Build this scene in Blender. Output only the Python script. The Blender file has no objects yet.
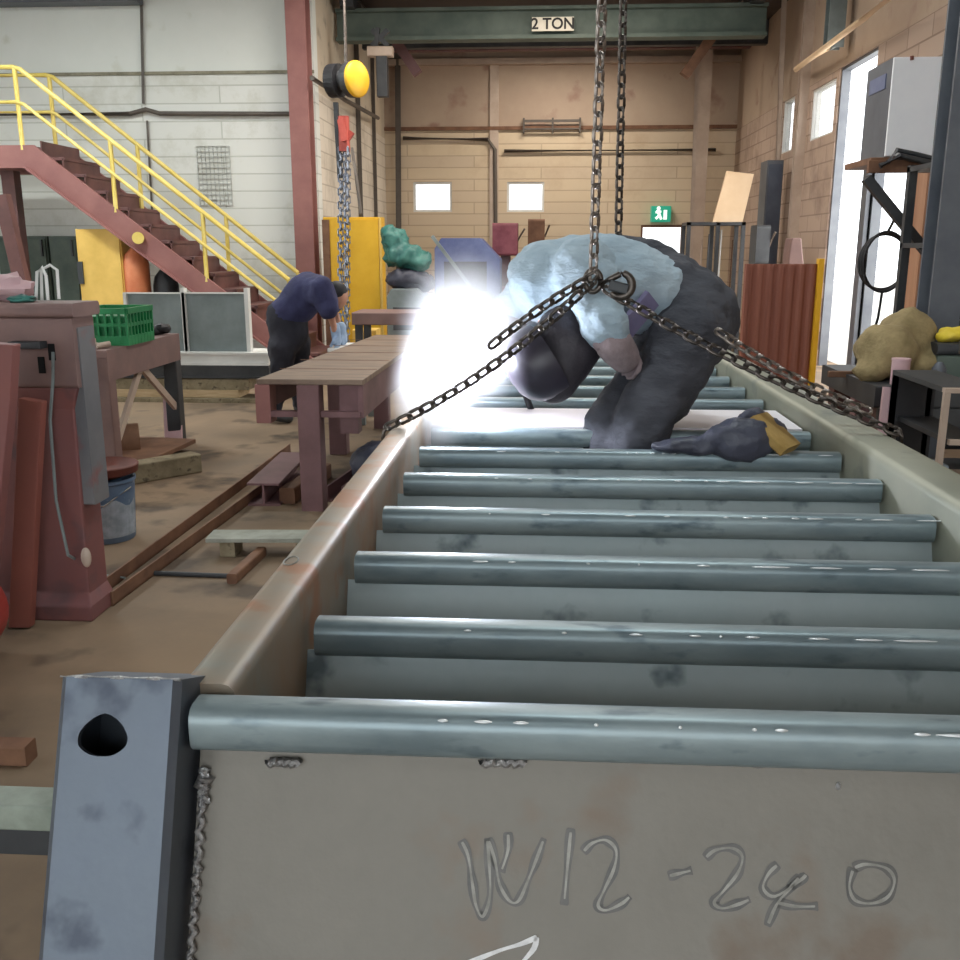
import bpy, bmesh, math, random
from mathutils import Vector as V, Matrix, noise
random.seed(7)
sc = bpy.context.scene
COL = sc.collection

# ------------------------------------------------------------------ camera geometry
F = 960.0; HC = 1.4
TH = math.atan(232/960); PS = math.atan(60*math.cos(TH)/960)
RV = V((math.cos(PS), math.sin(PS), 0))
FV = V((-math.sin(PS)*math.cos(TH), math.cos(PS)*math.cos(TH), -math.sin(TH)))
UV = V((-math.sin(PS)*math.sin(TH), math.cos(PS)*math.sin(TH), math.cos(TH)))
def ray(px, py):
    return FV + RV*((px-480)/F) + UV*(-(py-480)/F)
def P(px, py, Y=None, Z=None, X=None):
    d = ray(px, py)
    t = X/d.x if X is not None else (Y/d.y if Y is not None else (Z-HC)/d.z)
    return V((0, 0, HC)) + d*t

cam_d = bpy.data.cameras.new('camera'); cam = bpy.data.objects.new('camera', cam_d); COL.objects.link(cam)
cam.location = (0, 0, HC); cam.rotation_euler = (math.pi/2-TH, 0, PS)
cam_d.sensor_width = 36; cam_d.lens = 36*F/960; cam_d.clip_start = 0.05
sc.camera = cam

# ------------------------------------------------------------------ materials
def lin(c):
    return tuple(((v/255)/12.92 if v/255 <= .04045 else (((v/255)+.055)/1.055)**2.4) for v in c)+(1,)
MATS = {}
def mat(name, c1, c2=None, rough=.6, metal=0., scale=6., bump=0., stretch=(1,1,1), c3=None, spots=.5, detail=6, emit=None, es=1., rv=0., spec=.5, sheen=0):
    if name in MATS: return MATS[name]
    m = bpy.data.materials.new(name); m.use_nodes = True
    nt = m.node_tree; N = nt.nodes; L = nt.links
    b = N['Principled BSDF']
    b.inputs['Roughness'].default_value = rough; b.inputs['Metallic'].default_value = metal
    b.inputs['Specular IOR Level'].default_value = spec
    if sheen: b.inputs['Sheen Weight'].default_value = sheen
    b.inputs['Base Color'].default_value = lin(c1)
    tc = N.new('ShaderNodeTexCoord'); mp = N.new('ShaderNodeMapping'); mp.inputs['Scale'].default_value = stretch
    L.new(tc.outputs['Object'], mp.inputs['Vector'])
    nz = N.new('ShaderNodeTexNoise'); nz.inputs['Scale'].default_value = scale; nz.inputs['Detail'].default_value = detail
    nz.inputs['Roughness'].default_value = .62
    L.new(mp.outputs['Vector'], nz.inputs['Vector'])
    if c2:
        rp = N.new('ShaderNodeValToRGB'); e = rp.color_ramp.elements
        e[0].position = .36; e[0].color = lin(c1); e[1].position = .64; e[1].color = lin(c2)
        L.new(nz.outputs['Fac'], rp.inputs['Fac']); out = rp.outputs['Color']
        if c3:
            n2 = N.new('ShaderNodeTexNoise'); n2.inputs['Scale'].default_value = scale*3.1; n2.inputs['Detail'].default_value = 4
            L.new(mp.outputs['Vector'], n2.inputs['Vector'])
            r2 = N.new('ShaderNodeValToRGB'); r2.color_ramp.elements[0].position = spots; r2.color_ramp.elements[1].position = spots+.12
            L.new(n2.outputs['Fac'], r2.inputs['Fac'])
            mx = N.new('ShaderNodeMixRGB'); mx.inputs['Color2'].default_value = lin(c3)
            L.new(r2.outputs['Color'], mx.inputs['Fac']); L.new(out, mx.inputs['Color1']); out = mx.outputs['Color']
        L.new(out, b.inputs['Base Color'])
    if rv:
        mr = N.new('ShaderNodeMapRange'); mr.inputs['To Min'].default_value = max(.05, rough-rv); mr.inputs['To Max'].default_value = min(1, rough+rv)
        mr.inputs['From Min'].default_value = .3; mr.inputs['From Max'].default_value = .7
        L.new(nz.outputs['Fac'], mr.inputs['Value']); L.new(mr.outputs['Result'], b.inputs['Roughness'])
    if bump:
        bp = N.new('ShaderNodeBump'); bp.inputs['Strength'].default_value = bump; bp.inputs['Distance'].default_value = .02
        n3 = N.new('ShaderNodeTexNoise'); n3.inputs['Scale'].default_value = scale*5; n3.inputs['Detail'].default_value = 5
        L.new(mp.outputs['Vector'], n3.inputs['Vector'])
        L.new(n3.outputs['Fac'], bp.inputs['Height']); L.new(bp.outputs['Normal'], b.inputs['Normal'])
    if emit:
        b.inputs['Emission Color'].default_value = lin(emit); b.inputs['Emission Strength'].default_value = es
    MATS[name] = m
    return m

def block_mat(name, c1, c2, mortar, axis, bw=.4, bh=.2, ms=.006, wear=None, plankmode=False):
    if name in MATS: return MATS[name]
    m = bpy.data.materials.new(name); m.use_nodes = True
    nt = m.node_tree; N = nt.nodes; L = nt.links; b = N['Principled BSDF']; b.inputs['Roughness'].default_value = .8
    g = N.new('ShaderNodeNewGeometry'); s = N.new('ShaderNodeSeparateXYZ'); c = N.new('ShaderNodeCombineXYZ')
    L.new(g.outputs['Position'], s.inputs[0])
    L.new(s.outputs['X' if axis == 'x' else 'Y'], c.inputs['X']); L.new(s.outputs['Z'], c.inputs['Y'])
    br = N.new('ShaderNodeTexBrick'); br.inputs['Scale'].default_value = 1
    br.inputs['Brick Width'].default_value = bw; br.inputs['Row Height'].default_value = bh; br.inputs['Mortar Size'].default_value = ms
    br.inputs['Mortar Smooth'].default_value = .3
    br.inputs['Color1'].default_value = lin(c1); br.inputs['Color2'].default_value = lin(c2); br.inputs['Mortar'].default_value = lin(mortar)
    L.new(c.outputs[0], br.inputs['Vector'])
    nz = N.new('ShaderNodeTexNoise'); nz.inputs['Scale'].default_value = 1.3; nz.inputs['Detail'].default_value = 8; nz.inputs['Roughness'].default_value = .7
    L.new(g.outputs['Position'], nz.inputs['Vector'])
    rp = N.new('ShaderNodeValToRGB'); rp.color_ramp.elements[0].position = .52; rp.color_ramp.elements[1].position = .72
    L.new(nz.outputs['Fac'], rp.inputs['Fac'])
    mul = N.new('ShaderNodeMath'); mul.operation = 'MULTIPLY'; mul.inputs[1].default_value = .55
    L.new(rp.outputs['Color'], mul.inputs[0])
    mx = N.new('ShaderNodeMixRGB'); mx.inputs['Color2'].default_value = lin(wear or mortar)
    L.new(mul.outputs[0], mx.inputs['Fac']); L.new(br.outputs['Color'], mx.inputs['Color1']); L.new(mx.outputs['Color'], b.inputs['Base Color'])
    bp = N.new('ShaderNodeBump'); bp.inputs['Strength'].default_value = .3; bp.inputs['Distance'].default_value = .01; bp.invert = True
    L.new(br.outputs['Fac'], bp.inputs['Height']); L.new(bp.outputs['Normal'], b.inputs['Normal'])
    MATS[name] = m
    return m

M = dict(
 floor=mat('dusty_concrete', (106,89,70), (140,118,94), .75, scale=.9, bump=.15, c3=(82,68,54), spots=.56, detail=9, rv=.15),
 bar=mat('mill_scale_steel', (118,134,140), (146,160,163), .4, .4, scale=3.5, stretch=(1,2.5,2.5), c3=(92,108,116), spots=.6, rv=.1, bump=.04),
 barp=mat('pale_mill_scale_plate', (160,174,176), (180,192,194), .5, .3, scale=3.0, c3=(98,112,118), spots=.6, rv=.1),
 plate=mat('grey_plate_steel', (116,112,104), (134,130,122), .6, .3, scale=2.6, stretch=(1,1,1), c3=(120,108,96), spots=.56, bump=.2, rv=.08),
 railm=mat('rusted_rail_steel', (134,134,124), (156,128,102), .5, .3, scale=2.6, c3=(152,108,78), spots=.52, rv=.1),
 post=mat('dark_tube_steel', (84,92,104), (104,112,122), .45, .55, scale=4, c3=(70,76,88), spots=.6, rv=.1, bump=.05),
 weldd=mat('dull_weld', (140,138,138), (176,174,172), .35, .6, scale=60, bump=.4),
 weld=mat('weld_bead', (150,150,152), (205,205,205), .3, .8, scale=60, bump=.5),
 hole=mat('black_void', (6,6,8), rough=.9),
 chain=mat('chain_steel', (70,64,60), (104,96,90), .4, .75, scale=30),
 chainb=mat('bright_chain_steel', (120,112,106), (160,150,142), .35, .8, scale=30),
 hoistch=mat('zinc_chain', (120,128,144), (150,156,168), .4, .6, scale=20),
 redcol=mat('red_oxide_paint', (134,88,84), (150,102,96), .6, scale=3),
 reddk=mat('dark_red_oxide', (92,62,60), (114,76,72), .6, scale=4),
 yellow=mat('safety_yellow', (214,190,92), (228,206,120), .5, scale=5),
 ycab=mat('ochre_cabinet_paint', (214,162,20), (226,178,40), .5, scale=3),
 yorange=mat('worn_orange_yellow', (216,176,84), (236,196,104), .6, scale=3),
 green=mat('girder_green', (74,88,80), (92,104,96), .6, scale=3),
 greenb=mat('green_plastic', (18,112,62), (30,134,78), .4, scale=8),
 white=mat('white_paint', (226,226,222), (210,210,206), .5, scale=3),
 wht2=mat('off_white_cabinet', (248,249,252), (238,240,246), .4, scale=2),
 grey=mat('grey_sheet_steel', (112,122,122), (132,142,142), .5, .2, scale=3),
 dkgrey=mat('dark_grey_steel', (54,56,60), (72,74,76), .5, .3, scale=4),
 black=mat('black_rubber', (24,24,28), (36,36,40), .6, scale=8),
 bluegrey=mat('blue_grey_column', (84,88,96), (100,104,110), .5, .2, scale=3),
 brown=mat('rust_brown_steel', (104,72,54), (130,94,70), .7, .1, scale=6),
 rust=mat('rust_red_panel', (126,76,62), (140,88,72), .7, scale=2, stretch=(6,1,.3)),
 wood=mat('pale_timber', (176,150,112), (200,176,140), .7, scale=5, stretch=(1,6,6)),
 wooddk=mat('dirty_timber', (120,108,84), (150,138,112), .8, scale=8, c3=(84,74,58), spots=.58),
 tabletop=mat('worn_table_plate', (116,98,86), (142,122,104), .55, .3, scale=4, stretch=(1,4,1)),
 tablered=mat('purple_brown_paint', (106,76,76), (126,92,94), .6, scale=4),
 machine=mat('brown_machine_paint', (116,92,88), (134,106,100), .6, scale=3),
 machred=mat('faded_red_machine', (130,78,72), (118,76,76), .6, scale=1.6, c3=(98,70,72), spots=.58),
 machor=mat('orange_red_panel', (146,84,70), (130,76,68), .6, scale=1.5),
 machgrey=mat('grey_machine_side', (96,98,102), (114,114,116), .6, scale=2, c3=(130,76,72), spots=.56),
 bucket=mat('blue_grey_pail', (92,116,144), (112,134,158), .5, scale=6, c3=(178,190,200), spots=.6),
 bare=mat('bare_metal_glint', (236,240,242), rough=.25, metal=.3, spec=.8),
 label=mat('dirty_paper_label', (176,186,196), (144,156,164), .7, scale=18),
 shirt=mat('light_blue_cotton', (142,160,172), (164,180,190), .85, scale=4, bump=.5, stretch=(1,1,2.2)),
 overall=mat('charcoal_workwear', (54,55,62), (72,73,80), .85, scale=3.5, bump=.6, stretch=(1,1,2.2)),
 navy=mat('navy_workwear', (42,44,78), (54,56,92), .85, scale=9, bump=.2),
 blackcl=mat('black_workwear', (28,28,38), (40,40,50), .85, scale=9, bump=.2),
 hood=mat('dark_leather_hood', (50,46,52), (64,58,64), .6, scale=12, bump=.2),
 glove=mat('pale_leather_glove', (118,104,106), (146,130,132), .8, scale=14, bump=.2),
 skin=mat('skin', (186,136,112), (196,146,122), .55, scale=8),
 tan=mat('tan_canvas', (150,120,62), (172,142,84), .85, scale=14),
 tarpb=mat('blue_tarp', (84,98,150), (110,124,172), .5, scale=3, bump=.3),
 tarpt=mat('teal_tarp', (36,92,88), (70,128,118), .5, scale=5, bump=.3),
 tarpd=mat('dark_tarp', (50,52,66), (70,72,86), .5, scale=6, bump=.3),
 redm=mat('maroon_machine', (120,50,66), (148,80,92), .5, scale=5),
 sack=mat('brown_sackcloth', (122,106,72), (150,132,94), .9, scale=10, bump=.3),
 ragy=mat('yellow_rag', (206,180,40), (222,198,80), .9, scale=12),
 pink=mat('pink_primer_plate', (192,156,160), (206,174,176), .7, scale=4),
 pipe=mat('beige_pipe', (178,158,142), (196,178,162), .5, scale=3),
 pipedk=mat('dark_pipe', (80,72,66), (96,88,80), .5, scale=3),
 orange=mat('orange_drum_paint', (206,112,70), (220,136,92), .5, scale=3),
 board=mat('beige_board', (216,186,150), (228,202,170), .7, scale=2),
 teal=mat('exit_green', (30,150,120), rough=.4, emit=(30,160,130), es=.5),
 exitw=mat('exit_white', (236,244,240), rough=.4, emit=(236,250,244), es=.9),
 chalk=mat('white_chalk', (236,236,236), (214,214,214), .9, scale=80),
 mark=mat('dark_paint_marker', (66,64,60), (88,85,80), .4, scale=30),
 markl=mat('pale_marker_wear', (160,158,150), (120,118,110), .5, scale=40),
 letter=mat('black_letters', (16,16,16), rough=.6),
 signw=mat('cream_sign', (222,216,200), (208,202,186), .5, scale=6),
 rustlid=mat('rust_lid', (120,58,42), (96,50,40), .7, scale=8),
 lamp=mat('lamp_diffuser', (240,240,240), rough=.5, emit=(255,250,240), es=4),
 asphalt=mat('pale_yard_concrete', (190,186,178), (206,202,194), .9, scale=1),
 ceilm=mat('dark_steel_deck', (60,52,52), (74,66,62), .8, scale=1),
 panelup=mat('brown_wall_panel', (172,150,132), (188,168,148), .7, scale=.7, c3=(158,128,114), spots=.6),
 plaster=mat('aged_white_wall', (218,222,216), (226,229,224), .8, scale=.8, c3=(204,206,194), spots=.62, detail=9),
 cream=mat('cream_side_wall', (212,198,176), (196,184,164), .8, scale=1.2, c3=(170,158,140), spots=.6),
)
B_BACK = block_mat('ochre_block_wall', (214,196,168), (208,190,166), (190,170,146), 'x', 2.4, .2, .012, wear=(186,162,134))
B_WHITE = block_mat('white_block_wall', (226,227,222), (220,222,216), (196,198,190), 'x', 2.0, .21, .010, wear=(170,168,148))
B_SIDE = block_mat('cream_block_wall', (224,214,198), (216,206,190), (188,176,160), 'y', .6, .2, .010, wear=(150,138,120))
B_RIGHT = block_mat('brown_block_wall', (188,166,150), (178,156,140), (150,130,116), 'y', .6, .2, .010, wear=(112,92,84))

# ------------------------------------------------------------------ mesh builder
def frame_of(d, up=V((0,0,1))):
    d = V(d).normalized(); up = V(up)
    if abs(d.dot(up)) > .98: up = V((0,1,0))
    x = d.cross(up).normalized(); y = x.cross(d).normalized()
    return x, y, d
class MB:
    def __init__(s): s.v = []; s.f = []; s.mi = []; s.cur = 0; s.smooth = False
    def add(s, vs, fs):
        o = len(s.v); s.v += [V(p) for p in vs]
        for f in fs: s.f.append([i+o for i in f]); s.mi.append(s.cur)
        return s
    def box(s, x0, x1, y0, y1, z0, z1, c=0.0):
        return s.bar((x0, (y0+y1)/2, (z0+z1)/2), (x1, (y0+y1)/2, (z0+z1)/2), abs(y1-y0), abs(z1-z0), c=c)
    def bar(s, p0, p1, w, h, up=(0,0,1), c=0.0, w1=None, h1=None):
        """rectangular bar p0->p1, w across, h along up, c = corner radius"""
        p0 = V(p0); p1 = V(p1); x, y, d = frame_of(p1-p0, up)
        def sec(w, h):
            if c <= 0: return [(-w/2,-h/2),(w/2,-h/2),(w/2,h/2),(-w/2,h/2)]
            out = []
            for (cx, cy, a0) in ((w/2-c,-h/2+c,-90),(w/2-c,h/2-c,0),(-w/2+c,h/2-c,90),(-w/2+c,-h/2+c,180)):
                for k in range(4):
                    a = math.radians(a0+30*k); out.append((cx+c*math.cos(a), cy+c*math.sin(a)))
            return out
        A = [p0+x*a+y*b for a, b in sec(w, h)]; B = [p1+x*a+y*b for a, b in sec(w1 or w, h1 or h)]
        n = len(A); fs = [[i, (i+1) % n, n+(i+1) % n, n+i] for i in range(n)]+[list(range(n))[::-1], list(range(n, 2*n))]
        return s.add(A+B, fs)
    def cyl(s, p0, p1, r0, r1=None, n=16, caps=True):
        p0 = V(p0); p1 = V(p1); x, y, d = frame_of(p1-p0); r1 = r0 if r1 is None else r1
        A = [p0+(x*math.cos(6.28318*i/n)+y*math.sin(6.28318*i/n))*r0 for i in range(n)]
        B = [p1+(x*math.cos(6.28318*i/n)+y*math.sin(6.28318*i/n))*r1 for i in range(n)]
        fs = [[i, (i+1) % n, n+(i+1) % n, n+i] for i in range(n)]
        if caps: fs += [list(range(n))[::-1], list(range(n, 2*n))]
        return s.add(A+B, fs)
    def tube(s, pts, r, n=8, closed=False, flat=None):
        pts = [V(p) for p in pts]; m = len(pts); rings = []; up = None
        for i, p in enumerate(pts):
            if closed: d = pts[(i+1) % m]-pts[i-1]
            else: d = pts[min(i+1, m-1)]-pts[max(i-1, 0)]
            if d.length < 1e-9: d = V((0,0,1))
            d.normalize()
            if up is None:
                x, y, _ = frame_of(d)
            else:
                x = (up-d*up.dot(d))
                if x.length < 1e-6: x = frame_of(d)[0]
                x.normalize(); y = d.cross(x)
            up = x
            rr = r[i] if isinstance(r, (list, tuple)) else r
            rings.append([p+(x*math.cos(6.28318*k/n)+y*math.sin(6.28318*k/n))*rr for k in range(n)])
        vs = [v for R in rings for v in R]; fs = []
        for i in range(m if closed else m-1):
            j = (i+1) % m
            for k in range(n): fs.append([i*n+k, i*n+(k+1) % n, j*n+(k+1) % n, j*n+k])
        if not closed: fs += [list(range(n))[::-1], list(range((m-1)*n, m*n))]
        return s.add(vs, fs)
    def lathe(s, prof, n=24, c=(0,0,0), ax=(0,0,1), sx=1.):
        c = V(c); x, y, d = frame_of(ax); vs = []; fs = []
        for r, h in prof:
            for k in range(n):
                a = 6.28318*k/n; vs.append(c+d*h+x*(r*math.cos(a))+y*(r*sx*math.sin(a)))
        for i in range(len(prof)-1):
            for k in range(n): fs.append([i*n+k, i*n+(k+1) % n, (i+1)*n+(k+1) % n, (i+1)*n+k])
        fs += [list(range(n))[::-1], list(range((len(prof)-1)*n, len(prof)*n))]
        return s.add(vs, fs)
    def ell(s, c, r, n=12, m=8, rot=None, rough=0., seed=0):
        c = V(c); vs = []; fs = []
        for i in range(m+1):
            t = math.pi*i/m
            for k in range(n):
                a = 6.28318*k/n
                p = V((math.sin(t)*math.cos(a), math.sin(t)*math.sin(a), math.cos(t)))
                q = 1+rough*noise.noise(p*2.1+V((seed, seed*.7, 3)))
                p = V((p.x*r[0]*q, p.y*r[1]*q, p.z*r[2]*q))
                if rot: p = rot @ p
                vs.append(c+p)
        for i in range(m):
            for k in range(n): fs.append([i*n+k, (i+1)*n+k, (i+1)*n+(k+1) % n, i*n+(k+1) % n])
        return s.add(vs, fs)
    def prism(s, poly, off):
        off = V(off); n = len(poly)
        A = [V(p) for p in poly]; B = [p+off for p in A]
        return s.add(A+B, [[i, (i+1) % n, n+(i+1) % n, n+i] for i in range(n)]+[list(range(n))[::-1], list(range(n, 2*n))])
    def build(s, name, m, parent=None, bevel=0., smooth=False, origin=None):
        vs = s.v
        if parent is not None: o = V(parent.get('_o', (0,0,0))) if '_o' in parent else V((0,0,0))
        elif origin is not None: o = V(origin)
        else:
            xs = [p.x for p in vs]; ys = [p.y for p in vs]; zs = [p.z for p in vs]
            o = V(((min(xs)+max(xs))/2, (min(ys)+max(ys))/2, min(zs)))
        me = bpy.data.meshes.new(name); me.from_pydata([p-o for p in vs], [], s.f)
        ms = m if isinstance(m, (list, tuple)) else [m]
        for q in ms: me.materials.append(q)
        me.polygons.foreach_set('material_index', s.mi)
        bm = bmesh.new(); bm.from_mesh(me); bmesh.ops.remove_doubles(bm, verts=bm.verts, dist=1e-6)
        bmesh.ops.recalc_face_normals(bm, faces=bm.faces); bm.to_mesh(me); bm.free()
        ob = bpy.data.objects.new(name, me); COL.objects.link(ob)
        if parent is not None:
            ob.parent = parent; ob['_o'] = tuple(o)
        else: ob.location = o; ob['_o'] = tuple(o)
        if bevel:
            b = ob.modifiers.new('bevel', 'BEVEL'); b.width = bevel; b.segments = 2; b.limit_method = 'ANGLE'; b.angle_limit = .6
        if smooth:
            me.polygons.foreach_set('use_smooth', [True]*len(me.polygons))
            me.set_sharp_from_angle(angle=math.radians(50))
        return ob
def tag(o, label, cat, group=None):
    o['label'] = label; o['category'] = cat
    if group: o['group'] = group
    return o
def empty(name, loc, label=None, cat=None, group=None):
    o = bpy.data.objects.new(name, None); COL.objects.link(o); o.location = loc; o['_o'] = tuple(loc)
    o.empty_display_size = .1
    if label: tag(o, label, cat, group)
    return o
def struct(o): o['kind'] = 'structure'; return o
def copy_tree(root, parent=None):
    c = root.copy(); COL.objects.link(c); c.parent = parent
    for ch in root.children: copy_tree(ch, c)
    return c
def lumpy(name, parts, m, parent=None, voxel=.02, smooth_it=6, disp=0., dscale=.15, origin=None):
    """union of tapered capsules / ellipsoids grown into one continuous skin"""
    mb = MB()
    for p in parts:
        if len(p) == 2: mb.ell(p[0], p[1], 16, 12)
        elif len(p) == 3: mb.ell(p[0], p[1], 16, 12, rot=p[2])
        else:
            a, ra, b, rb = V(p[0]), p[1], V(p[2]), p[3]
            k = max(2, int((a-b).length/(min(ra, rb)*.45))+1)
            for i in range(k+1):
                t = i/k; r = ra+(rb-ra)*t; mb.ell(a.lerp(b, t), (r, r, r), 14, 9)
    ob = mb.build(name+'_src', m)
    r = ob.modifiers.new('r', 'REMESH'); r.mode = 'VOXEL'; r.voxel_size = voxel
    sm = ob.modifiers.new('s', 'SMOOTH'); sm.iterations = smooth_it; sm.factor = .5
    if disp:
        tx = bpy.data.textures.new(name, 'CLOUDS'); tx.noise_scale = dscale; tx.noise_depth = 2
        d = ob.modifiers.new('d', 'DISPLACE'); d.texture = tx; d.strength = disp; d.mid_level = .5; d.texture_coords = 'GLOBAL'
    dg = bpy.context.evaluated_depsgraph_get()
    me = bpy.data.meshes.new_from_object(ob.evaluated_get(dg)); me.name = name
    wl = V(ob.location); bpy.data.objects.remove(ob)
    o = V(parent['_o']) if parent is not None else V(origin) if origin is not None else wl
    me.transform(Matrix.Translation(wl-o))
    me.polygons.foreach_set('use_smooth', [True]*len(me.polygons))
    n = bpy.data.objects.new(name, me); COL.objects.link(n); n['_o'] = tuple(o)
    if parent is not None: n.parent = parent
    else: n.location = o
    return n

# ------------------------------------------------------------------ the building
XL, XR, YB, YW, YN, ZC = -2.8, 3.4, 18.0, 12.5, -6.0, 4.75
XFL = -8.2
def wall_holes(name, axis, pos, th, a0, a1, z0, z1, holes, mats, split=None):
    """wall in plane axis=pos; holes list of (a0,a1,z0,z1)"""
    A = sorted({a0, a1, *[h[0] for h in holes], *[h[1] for h in holes]})
    Z = sorted({z0, z1, *([split] if split else []), *[h[2] for h in holes], *[h[3] for h in holes]})
    mb = MB()
    for i in range(len(A)-1):
        for j in range(len(Z)-1):
            ca, cz = (A[i]+A[i+1])/2, (Z[j]+Z[j+1])/2
            if any(h[0] < ca < h[1] and h[2] < cz < h[3] for h in holes): continue
            mb.cur = 1 if split and cz > split else 0
            if axis == 'y': mb.box(A[i], A[i+1], pos, pos+th, Z[j], Z[j+1])
            else: mb.box(pos, pos+th, A[i], A[i+1], Z[j], Z[j+1])
    return struct(mb.build(name, mats))
struct(MB().box(XFL-.3, XR+.3, YN-.2, YB+.2, -.2, 0).build('floor', M['floor']))
struct(MB().box(-30, 40, -40, 50, -.35, -.22).build('ground_outside', M['asphalt']))
struct(MB().box(XFL-.3, XR+.3, YN-.2, YB+.2, ZC, ZC+.2).build('ceiling', M['ceilm']))
# back wall with two small windows and the exit doorway
w1 = (P(413,182,Y=YB), P(452,212,Y=YB)); w2 = (P(507,182,Y=YB), P(544,212,Y=YB)); dr = (P(641,225,Y=YB), P(684,225,Y=YB))
hb = [(w1[0].x, w1[1].x, w1[1].z, w1[0].z), (w2[0].x, w2[1].x, w2[1].z, w2[0].z), (dr[0].x, dr[1].x, 0, dr[0].z)]
wall_holes('wall_back', 'y', YB, .25, XL-.2, XR+.3, 0, ZC, hb, [B_BACK, M['panelup']], split=3.45)
glass = bpy.data.materials.new('window_glass'); glass.use_nodes = True
gb = glass.node_tree.nodes['Principled BSDF']; gb.inputs['Transmission Weight'].default_value = 1; gb.inputs['Roughness'].default_value = .05
gb.inputs['IOR'].default_value = 1.1
def opening_frame(name, x0, x1, z0, z1, pane=True, axis='y', pos=YB, mf='white', fw=.04):
    mb = MB()
    def bx(a0, a1, q0, q1, t=.1):
        if axis == 'y': mb.box(a0, a1, pos+.02, pos+.02+t, q0, q1)
        else: mb.box(pos+.02, pos+.02+t, a0, a1, q0, q1)
    bx(x0, x0+fw, z0, z1); bx(x1-fw, x1, z0, z1); bx(x0+fw, x1-fw, z1-fw, z1)
    if z0 > .1: bx(x0+fw, x1-fw, z0, z0+fw)
    fr = struct(mb.build(name, M[mf]))
    if pane:
        g = MB()
        if axis == 'y': g.box(x0+fw, x1-fw, pos+.06, pos+.066, z0+(fw if z0 > .1 else .02), z1-fw)
        else: g.box(pos+.06, pos+.066, x0+fw, x1-fw, z0+(fw if z0 > .1 else .02), z1-fw)
        g.build('pane', glass, fr)
    return fr
opening_frame('window_1', *hb[0]); opening_frame('window_2', *hb[1]); opening_frame('door_1', *hb[2], mf='brown')
# wall seams on the back wall: vertical cover strip, top band
struct(MB().box(P(490,60,Y=YB).x, P(499,60,Y=YB).x, YB-.05, YB, 0.0, 4.55, ).build('trim_1', M['pipe']))
struct(MB().box(XL, XR, YB-.06, YB, 3.43, 3.49).build('trim_2', M['brown']))
struct(MB().box(XL, XR, YB-.14, YB, 4.5, 4.6).build('trim_3', M['pipe']))
# white wall behind the stairs, side wall, right wall
wall_holes('wall_left', 'y', YW, .2, XFL, XL, 0, ZC, [], [B_WHITE, M['plaster']], split=P(0,73,Y=YW).z)
struct(MB().box(XFL, XL, YW-.03, YW, P(0,75,Y=YW).z-.02, P(0,75,Y=YW).z+.015).build('trim_4', mat('seam_grime', (150,146,126), (120,116,98), .8, scale=6)))
wall_holes('wall_side', 'x', XL-.2, .2, YW+.2, YB, 0, ZC, [], [B_SIDE, M['cream']], split=3.3)
def yr(px, py=220): return P(px, py, X=XR).y
d0, d1 = yr(908), yr(828)
ztop, zlow = P(841,68,X=XR).z, P(890,160,X=XR).z
wr = [(yr(793,125), yr(782,125), P(787,152,X=XR).z, P(787,100,X=XR).z), (yr(834,110), yr(813,110), P(824,136,X=XR).z, P(824,84,X=XR).z),
      (yr(863), d1, 0, ztop), (d0, yr(868), 0, zlow)]
wr[1] = (max(wr[1][0], d1+.12), wr[1][1]+.1, wr[1][2], wr[1][3])
wall_holes('wall_right', 'x', XR, .07, YN, YB+.25, 0, ZC, wr, [B_RIGHT, M['panelup']], split=3.4)
opening_frame('window_3', *wr[0], axis='x', pos=XR, fw=.025)
opening_frame('window_4', *wr[1], axis='x', pos=XR, fw=.025)
opening_frame('door_2', wr[2][0], wr[2][1], 0, ztop, pane=False, axis='x', pos=XR, mf='bluegrey', fw=.03)
opening_frame('door_3', wr[3][0], wr[3][1], 0, zlow, pane=False, axis='x', pos=XR, mf='bluegrey', fw=.03)
struct(MB().box(XR-.04, XR+.1, yr(868), yr(863), 0, zlow+.3).build('trim_7', M['bluegrey']))
struct(MB().box(XR-.05, XR, d0-.5, d0, 0, zlow+.1).build('trim_5', mat('orange_door_jamb', (158,116,90), (178,138,112), .6, scale=2, stretch=(1,6,.4))))
# far-left and near walls; the near wall has the wide open loading door, the far-left wall high windows
wall_holes('wall_far_left', 'x', XFL-.2, .2, YN, YW+.2, 0, ZC, [(-4.5, -.5, 1.2, 4.2), (1, 5, 1.2, 4.2), (6.5, 10.5, 1.2, 4.2)], [M['plaster']])
for n, (a, b) in enumerate(((-4.5,-.5), (1,5), (6.5,10.5))): opening_frame('window_%d' % (5+n), a, b, 1.2, 4.2, axis='x', pos=XFL-.2)
wall_holes('wall_near', 'y', YN-.2, .2, XFL, XR+.25, 0, ZC, [(-5.5, 2.8, 0, 4.4)], [M['plaster']])

# ------------------------------------------------------------------ ceiling steel: crane girder, beams, braces
g = empty('bridge_crane', ((XL+XR)/2, 13.8, 4.1), 'green overhead crane girder with a cream two ton sign spanning the bay', 'crane')
gz1, gz0 = P(500,10,Y=13.8).z, P(500,39,Y=13.8).z
gx0, gx1 = P(337,20,Y=13.8).x, P(766,20,Y=13.8).x
(MB().box(gx0, gx1, 13.78, 13.82, gz0, gz1).box(gx0, gx1, 13.68, 13.92, gz0-.02, gz0+.025).box(gx0, gx1, 13.68, 13.92, gz1-.02, gz1+.02)).build('girder', M['green'], g)
sg = MB().box(P(532,20,Y=13.66).x, P(574,20,Y=13.66).x, 13.655, 13.68, P(550,31,Y=13.66).z, P(550,17,Y=13.66).z).build('sign', M['signw'], g)
td = bpy.data.curves.new('lettering', 'FONT'); td.body = '2 TON'; td.size = .19; td.align_x = 'CENTER'; td.align_y = 'CENTER'; td.extrude = .002; td.offset = .004
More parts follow.
